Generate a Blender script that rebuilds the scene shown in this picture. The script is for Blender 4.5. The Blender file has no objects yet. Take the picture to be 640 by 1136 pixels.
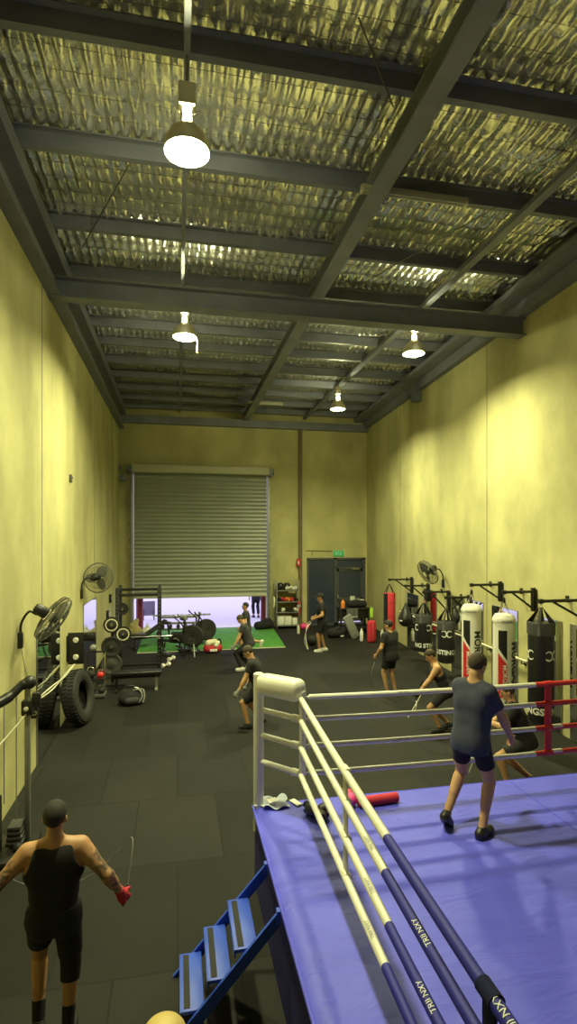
import bpy, bmesh, math, random
import numpy as np
from mathutils import Vector, Matrix, Euler
random.seed(7)
R = math.radians
scene = bpy.context.scene
col = scene.collection

# ------------------------------------------------------------------ camera
F_PX, YAW, HORIZON, CAM_H = 605.0, math.atan(123/605.0), 596.0, 3.5
cd = bpy.data.cameras.new('camera'); cam = bpy.data.objects.new('camera', cd); col.objects.link(cam)
cam.location = (0, 0, CAM_H); cam.rotation_euler = (R(90), 0, -YAW)
cd.sensor_fit = 'VERTICAL'; cd.sensor_height = 36.0; cd.sensor_width = 36*640/1136
cd.lens = 36.0*F_PX/1136; cd.shift_y = (HORIZON-568)/1136.0
cd.clip_start = .05; cd.clip_end = 200
scene.camera = cam
# ------------------------------------------------------------------ light and exposure
LAMP_COLOR = (.97, .965, .50); LAMP_STRENGTH = 1230.0
w = bpy.data.worlds.new('daylight'); scene.world = w; w.use_nodes = True
bg = w.node_tree.nodes['Background']; bg.inputs[0].default_value = (.66, .62, 1.0, 1); bg.inputs[1].default_value = 2.2
vs = scene.view_settings; scene.display_settings.display_device = 'sRGB'
vs.view_transform = 'Standard'; vs.look = 'None'; vs.exposure = 0.0; vs.gamma = 1.0; vs.use_curve_mapping = False
scene.cycles.use_denoising = True; scene.cycles.max_bounces = 8; scene.cycles.diffuse_bounces = 5; scene.cycles.glossy_bounces = 4
scene.cycles.sample_clamp_indirect = 6.0; scene.cycles.caustics_reflective = False

# ------------------------------------------------------------------ measuring helpers: where a sight line meets a real plane
cY, sY = math.cos(YAW), math.sin(YAW)
def at_floor(px, py, z=0.0):
    d = F_PX*(CAM_H-z)/(py-HORIZON); x = (px-320)/F_PX*d
    return Vector((x*cY+d*sY, -x*sY+d*cY, z))
def at_Y(px, py, Y):
    t = (px-320)/F_PX; d = Y/(cY-t*sY); return Vector((t*d*cY+d*sY, Y, CAM_H-(py-HORIZON)*d/F_PX))
def at_X(px, py, X):
    t = (px-320)/F_PX; d = X/(t*cY+sY); return Vector((X, d*(cY-t*sY), CAM_H-(py-HORIZON)*d/F_PX))
def at_D(px, py, d):
    x = (px-320)/F_PX*d; return Vector((x*cY+d*sY, -x*sY+d*cY, CAM_H-(py-HORIZON)*d/F_PX))
def wall_R(Y): return 6.12+.066*Y

# ------------------------------------------------------------------ materials
def mat(name, c, rough=.6, metal=0.0, var=0.0, vscale=6.0, bump=0.0, bscale=40.0, emit=None, spec=.5):
    m = bpy.data.materials.new(name); m.use_nodes = True
    nt = m.node_tree; b = nt.nodes['Principled BSDF']
    b.inputs['Base Color'].default_value = (*c, 1); b.inputs['Roughness'].default_value = rough; b.inputs['Metallic'].default_value = metal
    b.inputs['Specular IOR Level'].default_value = spec
    tc = nt.nodes.new('ShaderNodeTexCoord')
    if var:
        n = nt.nodes.new('ShaderNodeTexNoise'); n.inputs['Scale'].default_value = vscale; n.inputs['Detail'].default_value = 4
        nt.links.new(tc.outputs['Object'], n.inputs['Vector'])
        r = nt.nodes.new('ShaderNodeMapRange'); r.inputs['From Min'].default_value = .3; r.inputs['From Max'].default_value = .7
        r.inputs['To Min'].default_value = 1-var; r.inputs['To Max'].default_value = 1+var
        nt.links.new(n.outputs['Fac'], r.inputs['Value'])
        x = nt.nodes.new('ShaderNodeVectorMath'); x.operation = 'SCALE'; x.inputs[0].default_value = c
        nt.links.new(r.outputs[0], x.inputs['Scale']); nt.links.new(x.outputs[0], b.inputs['Base Color'])
    if bump:
        n2 = nt.nodes.new('ShaderNodeTexNoise'); n2.inputs['Scale'].default_value = bscale; n2.inputs['Detail'].default_value = 3
        nt.links.new(tc.outputs['Object'], n2.inputs['Vector'])
        bp = nt.nodes.new('ShaderNodeBump'); bp.inputs['Strength'].default_value = bump; bp.inputs['Distance'].default_value = .02
        nt.links.new(n2.outputs['Fac'], bp.inputs['Height']); nt.links.new(bp.outputs[0], b.inputs['Normal'])
    if emit:
        b.inputs['Emission Color'].default_value = (*emit[0], 1); b.inputs['Emission Strength'].default_value = emit[1]
    return m
def N(nt, t, **k):
    n = nt.nodes.new(t)
    for a, v in k.items():
        if hasattr(n, a): setattr(n, a, v)
        else: n.inputs[a.replace('_', ' ')].default_value = v
    return n
def concrete():
    m = mat('concrete', (.6, .57, .44), .85, bump=.12, bscale=9); nt = m.node_tree; b = nt.nodes['Principled BSDF']
    g = N(nt, 'ShaderNodeNewGeometry')
    n1 = N(nt, 'ShaderNodeTexNoise', Scale=.55, Detail=6.0, Roughness=.65); nt.links.new(g.outputs['Position'], n1.inputs['Vector'])
    mp = N(nt, 'ShaderNodeMapping'); mp.inputs['Scale'].default_value = (1.1, 1.1, .45); nt.links.new(g.outputs['Position'], mp.inputs[0])
    n2 = N(nt, 'ShaderNodeTexNoise', Scale=.9, Detail=5.0); nt.links.new(mp.outputs[0], n2.inputs['Vector'])
    mx = N(nt, 'ShaderNodeMath', operation='ADD'); nt.links.new(n1.outputs['Fac'], mx.inputs[0]); nt.links.new(n2.outputs['Fac'], mx.inputs[1])
    cr = N(nt, 'ShaderNodeValToRGB'); cr.color_ramp.elements[0].position = .40; cr.color_ramp.elements[1].position = .60
    cr.color_ramp.elements[0].color = (.42, .39, .19, 1); cr.color_ramp.elements[1].color = (.61, .57, .28, 1)
    hv = N(nt, 'ShaderNodeMath', operation='MULTIPLY'); hv.inputs[1].default_value = .5
    nt.links.new(mx.outputs[0], hv.inputs[0]); nt.links.new(hv.outputs[0], cr.inputs[0]); nt.links.new(cr.outputs[0], b.inputs['Base Color'])
    return m
def rubber():
    m = mat('rubber_mats', (.05, .047, .04), .75, spec=.3); nt = m.node_tree; b = nt.nodes['Principled BSDF']
    g = N(nt, 'ShaderNodeNewGeometry')
    br = N(nt, 'ShaderNodeTexBrick'); br.offset = .5
    for k, v in dict(Scale=1.0, Mortar_Size=.011, Bias=0.0, Brick_Width=1.0, Row_Height=1.5).items(): br.inputs[k.replace('_', ' ')].default_value = v
    br.inputs['Mortar Smooth'].default_value = .3; br.inputs['Color1'].default_value = (.0058, .0056, .005, 1); br.inputs['Color2'].default_value = (.0150, .0145, .0125, 1); br.inputs['Mortar'].default_value = (.0025, .0024, .002, 1)
    nt.links.new(g.outputs['Position'], br.inputs['Vector'])
    n = N(nt, 'ShaderNodeTexNoise', Scale=.9, Detail=6.0); nt.links.new(g.outputs['Position'], n.inputs['Vector'])
    mr = N(nt, 'ShaderNodeMapRange'); mr.inputs['From Min'].default_value = .3; mr.inputs['From Max'].default_value = .7; mr.inputs['To Min'].default_value = .75; mr.inputs['To Max'].default_value = 1.3
    nt.links.new(n.outputs['Fac'], mr.inputs[0])
    x = N(nt, 'ShaderNodeVectorMath', operation='SCALE'); nt.links.new(br.outputs[0], x.inputs[0]); nt.links.new(mr.outputs[0], x.inputs['Scale'])
    nt.links.new(x.outputs[0], b.inputs['Base Color'])
    f = N(nt, 'ShaderNodeTexNoise', Scale=160.0, Detail=2.0); nt.links.new(g.outputs['Position'], f.inputs['Vector'])
    bp = N(nt, 'ShaderNodeBump', Strength=.15, Distance=.01); nt.links.new(f.outputs['Fac'], bp.inputs['Height']); nt.links.new(bp.outputs[0], b.inputs['Normal'])
    return m
def canvas_mat():
    m = mat('blue_canvas', (.115, .105, .62), .55); nt = m.node_tree; b = nt.nodes['Principled BSDF']
    g = N(nt, 'ShaderNodeNewGeometry')
    n = N(nt, 'ShaderNodeTexNoise', Scale=1.1, Detail=5.0); nt.links.new(g.outputs['Position'], n.inputs['Vector'])
    cr = N(nt, 'ShaderNodeValToRGB'); cr.color_ramp.elements[0].position = .3; cr.color_ramp.elements[1].position = .7
    cr.color_ramp.elements[0].color = (.07, .075, .66, 1); cr.color_ramp.elements[1].color = (.10, .105, .82, 1)
    nt.links.new(n.outputs['Fac'], cr.inputs[0]); nt.links.new(cr.outputs[0], b.inputs['Base Color'])
    mp = N(nt, 'ShaderNodeMapping'); mp.inputs['Scale'].default_value = (1.2, 3.2, 1); nt.links.new(g.outputs['Position'], mp.inputs[0])
    n2 = N(nt, 'ShaderNodeTexNoise', Scale=1.6, Detail=4.0, Distortion=1.5); nt.links.new(mp.outputs[0], n2.inputs['Vector'])
    bp = N(nt, 'ShaderNodeBump', Strength=.35, Distance=.05); nt.links.new(n2.outputs['Fac'], bp.inputs['Height']); nt.links.new(bp.outputs[0], b.inputs['Normal'])
    return m
M = dict(
 concrete=concrete(), rubber=rubber(), canvas=canvas_mat(),
 foil=mat('foil_insulation', (.86, .85, .78), .27, .88, var=.25, vscale=1.3, bump=.4, bscale=22),
 steel=mat('painted_steel', (.2, .21, .26), .5, .1, var=.15, vscale=2), greysteel=mat('galvanised_steel', (.30, .30, .27), .45, .5, var=.1),
 wire=mat('wire', (.12, .12, .1), .5, .6), brown=mat('rusty_column_paint', (.16, .12, .06), .6, var=.2),
 shutter=mat('shutter_slats', (.30, .315, .27), .45, .2, var=.06, vscale=1), shutterbox=mat('shutter_cover', (.50, .49, .36), .5, .1),
 doorframe=mat('door_frame', (.09, .095, .11), .45, .2), doorblue=mat('door_panel', (.035, .04, .075), .35), doorglass=mat('door_glass', (.045, .055, .09), .15),
 mirror=mat('mirror_silver', (.80, .82, .78), .03, 1.0), turf=mat('green_turf', (.07, .27, .03), .9, var=.25, vscale=9, bump=.5, bscale=300),
 ground=mat('pale_driveway', (.62, .60, .62), .9, var=.05), outwall=mat('far_render', (.7, .68, .72), .9),
 black=mat('black_paint', (.014, .014, .014), .4), blackrub=mat('black_rubber', (.018, .018, .017), .75, bump=.2, bscale=60), blackcloth=mat('black_cloth', (.012, .012, .014), .9),
 blackleather=mat('black_leather', (.013, .013, .014), .38), darkgrey=mat('dark_grey', (.06, .06, .06), .6), grey=mat('mid_grey', (.25, .25, .24), .6),
 chrome=mat('chrome', (.75, .75, .72), .2, 1.0), white=mat('white_paint', (.72, .71, .64), .45), whitevinyl=mat('white_vinyl', (.74, .73, .64), .35, bump=.1, bscale=20),
 cream=mat('cream_plastic', (.72, .68, .5), .5), red=mat('red_vinyl', (.62, .03, .035), .4), redcloth=mat('red_cloth', (.55, .03, .05), .8), pinkred=mat('pink_red_foam', (.75, .07, .12), .6),
 pink=mat('hot_pink', (.85, .05, .28), .5), blueropecover=mat('blue_rope_cover', (.022, .022, .30), .55, spec=.3), bluestrap=mat('dark_blue_strap', (.012, .014, .06), .85, spec=.2),
 bluesteel=mat('blue_painted_steel', (.03, .085, .62), .45), darkblue=mat('dark_blue_apron', (.016, .015, .17), .7, var=.2), grip=mat('grip_tape', (.028, .028, .03), .9),
 maroon=mat('maroon_paint', (.16, .015, .03), .5), yellow=mat('yellow_plastic', (.62, .46, .16), .5), lime=mat('lime_cloth', (.45, .75, .05), .8), orange=mat('orange_plastic', (.8, .25, .04), .5),
 green=mat('green_sign', (.02, .32, .10), .5, emit=((.05, .6, .2), .25)), signwhite=mat('sign_white', (.8, .8, .75), .5), navycloth=mat('navy_tee', (.045, .05, .085), .9, var=.12, vscale=20),
 greycloth=mat('charcoal_cloth', (.03, .03, .032), .9, var=.1), khaki=mat('khaki_sack', (.45, .38, .18), .9, var=.15), lavender=mat('grey_board', (.2, .19, .24), .6),
 skin=mat('skin', (.52, .30, .15), .55, var=.06, vscale=14), skin_dark=mat('tanned_skin', (.40, .215, .10), .55, var=.06, vscale=14),
 hair=mat('dark_hair', (.02, .016, .012), .7, bump=.5, bscale=160), hairbrown=mat('brown_hair', (.055, .04, .02), .7, bump=.5, bscale=160), eye=mat('eye', (.02, .015, .01), .2), lip=mat('lips', (.35, .12, .09), .5),
 brass=mat('tan_handle', (.5, .35, .15), .5), purple=mat('violet_gear', (.16, .10, .4), .5), lampshell=mat('lamp_aluminium', (.65, .6, .42), .35, .7),
 lens=mat('lamp_lens', (1, .95, .8), .3, emit=(LAMP_COLOR, LAMP_STRENGTH)), bulb=mat('lamp_bulb', (1, .95, .8), .3, emit=(LAMP_COLOR, 1500)), tube=mat('tube_off', (.62, .62, .52), .3),
 cord=mat('white_cord', (.75, .72, .55), .5), guard=mat('fan_guard', (.10, .10, .09), .5, .3), blade=mat('fan_blade', (.16, .16, .14), .5, .3),
)
def tattoo_skin():
    m = mat('tattooed_skin', (.47, .25, .12), .5); nt = m.node_tree; b = nt.nodes['Principled BSDF']
    tc = N(nt, 'ShaderNodeTexCoord'); n = N(nt, 'ShaderNodeTexNoise', Scale=17.0, Detail=5.0, Distortion=1.2); nt.links.new(tc.outputs['Object'], n.inputs['Vector'])
    sx = N(nt, 'ShaderNodeSeparateXYZ'); nt.links.new(tc.outputs['Object'], sx.inputs[0])
    ab = N(nt, 'ShaderNodeMath', operation='ABSOLUTE'); nt.links.new(sx.outputs[0], ab.inputs[0])
    mr = N(nt, 'ShaderNodeMapRange'); mr.inputs['From Min'].default_value = .22; mr.inputs['From Max'].default_value = .29; nt.links.new(ab.outputs[0], mr.inputs[0])
    r2 = N(nt, 'ShaderNodeMapRange'); r2.inputs['From Min'].default_value = .40; r2.inputs['From Max'].default_value = .56; nt.links.new(n.outputs['Fac'], r2.inputs[0])
    mu = N(nt, 'ShaderNodeMath', operation='MULTIPLY'); nt.links.new(mr.outputs[0], mu.inputs[0]); nt.links.new(r2.outputs[0], mu.inputs[1])
    mx = N(nt, 'ShaderNodeMix'); mx.data_type = 'RGBA'; mx.inputs['A'].default_value = (.47, .25, .12, 1); mx.inputs['B'].default_value = (.10, .075, .055, 1)
    nt.links.new(mu.outputs[0], mx.inputs['Factor']); nt.links.new(mx.outputs['Result'], b.inputs['Base Color'])
    return m
M['tattoo'] = tattoo_skin()

# ------------------------------------------------------------------ mesh helpers
def V(*a): return Vector(a)
def frame(d, up=None):
    d = Vector(d).normalized(); u = Vector(up) if up is not None else (V(0, 0, 1) if abs(d.z) < .95 else V(0, 1, 0))
    x = u.cross(d).normalized(); y = d.cross(x).normalized()
    m = Matrix((x, y, d)).transposed(); return m       # columns x, y, d
class MB:
    def __init__(s): s.bm = bmesh.new()
    def box(s, c, size, rot=None, bev=0.0, seg=2):
        r = bmesh.ops.create_cube(s.bm, size=1.0); vs = r['verts']
        for v in vs: v.co = Vector((v.co.x*size[0], v.co.y*size[1], v.co.z*size[2]))
        if bev:
            es = list({e for v in vs for e in v.link_edges})
            rr = bmesh.ops.bevel(s.bm, geom=es, offset=bev, segments=seg, profile=.5, affect='EDGES')
            vs = list({v for f in rr['faces'] for v in f.verts} | {v for v in vs if v.is_valid})
        mt = (rot if isinstance(rot, Matrix) else Euler(rot).to_matrix()) if rot is not None else Matrix.Identity(3)
        for v in vs: v.co = mt @ v.co + Vector(c)
        return s
    def tube(s, pts, r, seg=10, cap=True, closed=False):
        pts = [Vector(p) for p in pts]; n = len(pts); rs = r if isinstance(r, (list, tuple)) else [r]*n
        rings = []; x = None
        for i, p in enumerate(pts):
            a = pts[(i-1) % n] if closed else pts[max(i-1, 0)]; b = pts[(i+1) % n] if closed else pts[min(i+1, n-1)]
            d = (b-a).normalized()
            if x is None: x = frame(d).col[0].copy()
            x = (x - d*x.dot(d)).normalized(); y = d.cross(x)
            rings.append([s.bm.verts.new(p+(x*math.cos(t)+y*math.sin(t))*rs[i]) for t in [2*math.pi*k/seg for k in range(seg)]])
        m = n if closed else n-1
        for i in range(m):
            A, B = rings[i], rings[(i+1) % n]
            for k in range(seg): s.bm.faces.new((A[k], A[(k+1) % seg], B[(k+1) % seg], B[k]))
        if cap and not closed: s.bm.faces.new(rings[0][::-1]); s.bm.faces.new(rings[-1])
        return s
    def cyl(s, a, b, r, r2=None, seg=14): return s.tube([a, b], [r, r if r2 is None else r2], seg)
    def lathe(s, prof, o=(0, 0, 0), axis=(0, 0, 1), seg=24, up=None):
        m = frame(axis, up); o = Vector(o); rings = []
        for r, z in prof:
            if r < 1e-5: rings.append([s.bm.verts.new(o+m @ V(0, 0, z))])
            else: rings.append([s.bm.verts.new(o+m @ V(r*math.cos(2*math.pi*k/seg), r*math.sin(2*math.pi*k/seg), z)) for k in range(seg)])
        for A, B in zip(rings, rings[1:]):
            for k in range(seg):
                q = [A[k % len(A)], A[(k+1) % len(A)], B[(k+1) % len(B)], B[k % len(B)]]
                u = []
                for v in q:
                    if v not in u: u.append(v)
                if len(u) > 2: s.bm.faces.new(u)
        return s
    def ball(s, c, r, seg=16, rot=None):
        r = (r, r, r) if isinstance(r, (int, float)) else r
        q = bmesh.ops.create_uvsphere(s.bm, u_segments=seg, v_segments=max(8, seg//2), radius=1)['verts']
        mt = Euler(rot).to_matrix() if rot is not None else Matrix.Identity(3)
        for v in q: v.co = mt @ Vector((v.co.x*r[0], v.co.y*r[1], v.co.z*r[2]))+Vector(c)
        return s
    def ring(s, c, Rr, r, axis=(0, 0, 1), seg=32, ts=8, arc=(0, 2*math.pi), up=None):
        m = frame(axis, up); full = abs(arc[1]-arc[0]-2*math.pi) < 1e-4; n = seg if full else seg+1
        pts = [Vector(c)+m @ V(Rr*math.cos(a), Rr*math.sin(a), 0) for a in [arc[0]+(arc[1]-arc[0])*k/seg for k in range(n)]]
        return s.tube(pts, r, ts, closed=full)
    def prism(s, poly, a, b):          # poly: points in a plane; a, b: offsets
        A = [s.bm.verts.new(Vector(p)+Vector(a)) for p in poly]; B = [s.bm.verts.new(Vector(p)+Vector(b)) for p in poly]; n = len(A)
        s.bm.faces.new(A[::-1]); s.bm.faces.new(B)
        for k in range(n): s.bm.faces.new((A[k], A[(k+1) % n], B[(k+1) % n], B[k]))
        return s
    def build(s, name, m, parent=None, loc=None, smooth=True):
        bmesh.ops.recalc_face_normals(s.bm, faces=s.bm.faces[:])
        me = bpy.data.meshes.new(name); s.bm.to_mesh(me); s.bm.free()
        return link(name, me, m, parent, loc, smooth)
def link(name, me, m, parent=None, loc=None, smooth=True):
    me.materials.append(M[m] if isinstance(m, str) else m)
    if smooth: me.shade_smooth(); me.set_sharp_from_angle(angle=R(40))
    o = bpy.data.objects.new(name, me); col.objects.link(o)
    if parent: o.parent = parent
    if loc is not None: o.location = loc
    return o
def tag(o, label, cat, group=None):
    o['label'] = label; o['category'] = cat
    if group: o['group'] = group
    return o
def thing(name, label, cat, loc=(0, 0, 0), rz=0.0, group=None):
    o = bpy.data.objects.new(name, None); o.empty_display_size = .1; col.objects.link(o); o.location = loc; o.rotation_euler = (0, 0, rz)
    return tag(o, label, cat, group)
def struct(o): o['kind'] = 'structure'; return o
def dup(root, loc, rz=None, label=None, group=None):
    r = root.copy(); col.objects.link(r); r.location = loc
    if rz is not None: r.rotation_euler = (0, 0, rz)
    if label: r['label'] = label
    if group: r['group'] = group
    for ch in list(root.children):
        c = ch.copy(); col.objects.link(c); c.parent = r
        for g in list(ch.children):
            d = g.copy(); col.objects.link(d); d.parent = c
    return r
def text_mesh(s, size, depth=0.0, bold=0.0):
    cu = bpy.data.curves.new('lettering', 'FONT'); cu.body = s; cu.size = size; cu.align_x = 'CENTER'; cu.align_y = 'CENTER'; cu.extrude = depth; cu.offset = bold
    cu.resolution_u = 3
    o = bpy.data.objects.new('lettering', cu); col.objects.link(o); dg = bpy.context.evaluated_depsgraph_get()
    me = bpy.data.meshes.new_from_object(o.evaluated_get(dg)); bpy.data.objects.remove(o); bpy.data.curves.remove(cu)
    me.materials.clear()
    return me
def text_parts(s, size, fn, name, m, parent, bold=0.0):   # fn maps flat (x, y) of the lettering to a point on the surface
    me = text_mesh(s, size, 0.0, bold)
    bm = bmesh.new(); bm.from_mesh(me); bpy.data.meshes.remove(me)
    bmesh.ops.subdivide_edges(bm, edges=[e for e in bm.edges if e.calc_length() > size*.25], cuts=2)
    for v in bm.verts: v.co = fn(v.co.x, v.co.y)
    me = bpy.data.meshes.new(name); bm.to_mesh(me); bm.free()
    return link(name, me, m, parent, smooth=False)
def wrap(r, a0, z0, turn=0):       # cylinder about z: angle a0 faces out; turn=1 stands the words on end reading downwards
    def f(x, y):
        if turn == 1: x, y = y, -x
        if turn == -1: x, y = -y, x
        a = a0+x/r
        return V(r*math.cos(a), r*math.sin(a), z0+y)
    return f
def patch(r, a0, a1, prof0, prof1, th=.0, n=8):   # patch on a cylinder: from z=prof0(t) to z=prof1(t)
    bm = bmesh.new(); rows = []
    for k in range(n+1):
        t = k/n; a = a0+(a1-a0)*t
        rows.append([bm.verts.new((r*math.cos(a), r*math.sin(a), z)) for z in (prof0(t), prof1(t))])
    for A, B in zip(rows, rows[1:]): bm.faces.new((A[0], B[0], B[1], A[1]))
    return bm
# ------------------------------------------------------------------ figures: distance fields turned into one continuous surface each
def A3(v): return np.array([v[0], v[1], v[2]], float)
def nrm(v): v = A3(v); return v/np.linalg.norm(v)
class Field:
    def __init__(s, lo, hi, res):
        s.res = res; s.lo = A3(lo); n = np.ceil((A3(hi)-s.lo)/res).astype(int)+1; s.n = n
        s.ax = [s.lo[i]+res*np.arange(n[i]) for i in range(3)]; s.f = np.full(n, .5, np.float32)
    def sub(s, lo, hi):
        sl = []
        for i in range(3):
            a = max(0, int((lo[i]-s.lo[i])/s.res)); b = min(s.n[i], int((hi[i]-s.lo[i])/s.res)+2); sl.append(slice(a, max(a, b)))
        sl = tuple(sl); g = (s.ax[0][sl[0]][:, None, None], s.ax[1][sl[1]][None, :, None], s.ax[2][sl[2]][None, None, :])
        return sl, g
    def put(s, d, sl, k):
        a = s.f[sl]
        if k > 0:
            h = np.maximum(k-np.abs(a-d), 0)/k; s.f[sl] = np.minimum(a, d)-h*h*k*.25
        else: s.f[sl] = np.minimum(a, d)
    def cone(s, a, b, r1, r2, k=.03, cuts=()):
        a, b = A3(a), A3(b); r = max(r1, r2)+k+.02; sl, (X, Y, Z) = s.sub(np.minimum(a, b)-r, np.maximum(a, b)+r)
        ba = b-a; L = max(ba@ba, 1e-9); px, py, pz = X-a[0], Y-a[1], Z-a[2]
        t = np.clip((px*ba[0]+py*ba[1]+pz*ba[2])/L, 0, 1)
        d = np.sqrt((px-t*ba[0])**2+(py-t*ba[1])**2+(pz-t*ba[2])**2)-(r1+(r2-r1)*t)
        for p, nn in cuts: d = np.maximum(d, (X-p[0])*nn[0]+(Y-p[1])*nn[1]+(Z-p[2])*nn[2])
        s.put(d.astype(np.float32), sl, k)
    def ell(s, c, r, Rm=None, k=.02, cuts=(), sign=1):
        c = A3(c); q = max(r)+k+.02; sl, (X, Y, Z) = s.sub(c-q, c+q); Rm = np.eye(3) if Rm is None else Rm
        X, Y, Z = X-c[0], Y-c[1], Z-c[2]; u = [X*Rm[0, i]+Y*Rm[1, i]+Z*Rm[2, i] for i in range(3)]
        k0 = np.sqrt(sum((u[i]/r[i])**2 for i in range(3))); k1 = np.sqrt(sum((u[i]/r[i]**2)**2 for i in range(3)))+1e-9
        d = (k0*(k0-1)/k1)
        for p, nn in cuts: d = np.maximum(d, (X+c[0]-p[0])*nn[0]+(Y+c[1]-p[1])*nn[1]+(Z+c[2]-p[2])*nn[2])
        if sign > 0: s.put(d.astype(np.float32), sl, k)
        else:
            b = -d; a = s.f[sl]; h = np.maximum(k-np.abs(a-b), 0)/k; s.f[sl] = np.maximum(a, b)+h*h*k*.25
    def cut(s, p, nn):
        X, Y, Z = s.ax[0][:, None, None], s.ax[1][None, :, None], s.ax[2][None, None, :]
        s.f = np.maximum(s.f, ((X-p[0])*nn[0]+(Y-p[1])*nn[1]+(Z-p[2])*nn[2]).astype(np.float32))
    def mesh(s, name, scale=1.0):
        f = s.f; f[[0, -1]] = .5; f[:, [0, -1]] = .5; f[:, :, [0, -1]] = .5
        ins = f < 0; n = s.n
        cnt = np.zeros(n-1, int)
        for i in (0, 1):
            for j in (0, 1):
                for l in (0, 1): cnt += ins[i:n[0]-1+i, j:n[1]-1+j, l:n[2]-1+l]
        act = (cnt > 0) & (cnt < 8); idx = np.full(n-1, -1); cells = np.argwhere(act); idx[act] = np.arange(len(cells))
        acc = np.zeros((len(cells), 3)); num = np.zeros(len(cells))
        cor = [(i, j, l) for i in (0, 1) for j in (0, 1) for l in (0, 1)]
        val = {q: f[cells[:, 0]+q[0], cells[:, 1]+q[1], cells[:, 2]+q[2]] for q in cor}
        for q in cor:
            for ax in range(3):
                if q[ax] == 0:
                    w2 = list(q); w2[ax] = 1; va, vb = val[q], val[tuple(w2)]; m = (va < 0) != (vb < 0)
                    t = np.where(m, va/np.where(m, va-vb, 1), 0); pos = np.tile(np.array(q, float), (len(cells), 1)); pos[:, ax] += t
                    acc += pos*m[:, None]; num += m
        ver = (s.lo+(cells+acc/num[:, None])*s.res)*scale
        quads = []
        for ax in range(3):
            u, v = (ax+1) % 3, (ax+2) % 3
            a = [slice(0, n[0]), slice(0, n[1]), slice(0, n[2])]; b = list(a); a[ax] = slice(0, n[ax]-1); b[ax] = slice(1, n[ax])
            A, B = ins[tuple(a)], ins[tuple(b)]
            for sgn, mm in ((1, A & ~B), (-1, ~A & B)):
                e = np.argwhere(mm); e = e[(e[:, u] > 0) & (e[:, v] > 0) & (e[:, u] < n[u]-1) & (e[:, v] < n[v]-1)]
                if not len(e): continue
                c = []
                for du, dv in ((-1, -1), (0, -1), (0, 0), (-1, 0)):
                    x = e.copy(); x[:, u] += du; x[:, v] += dv; c.append(idx[x[:, 0], x[:, 1], x[:, 2]])
                q = np.stack(c, 1); quads.append(q if sgn > 0 else q[:, ::-1])
        quads = np.concatenate(quads) if quads else np.zeros((0, 4), int)
        me = bpy.data.meshes.new(name); me.from_pydata(ver.tolist(), [], quads.tolist()); me.update(); return me

def ik(a, t, l1, l2, pole):
    a, t, pole = A3(a), A3(t), A3(pole); d = t-a; L = np.linalg.norm(d)
    if L > (l1+l2)*.998: t = a+d/L*(l1+l2)*.998; d = t-a; L = np.linalg.norm(d)
    x = (l1*l1-l2*l2+L*L)/(2*L); h = math.sqrt(max(l1*l1-x*x, 0)); e = d/L; p = pole-e*(pole@e); p = p/np.linalg.norm(p)
    return a+e*x+p*h, t

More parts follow.
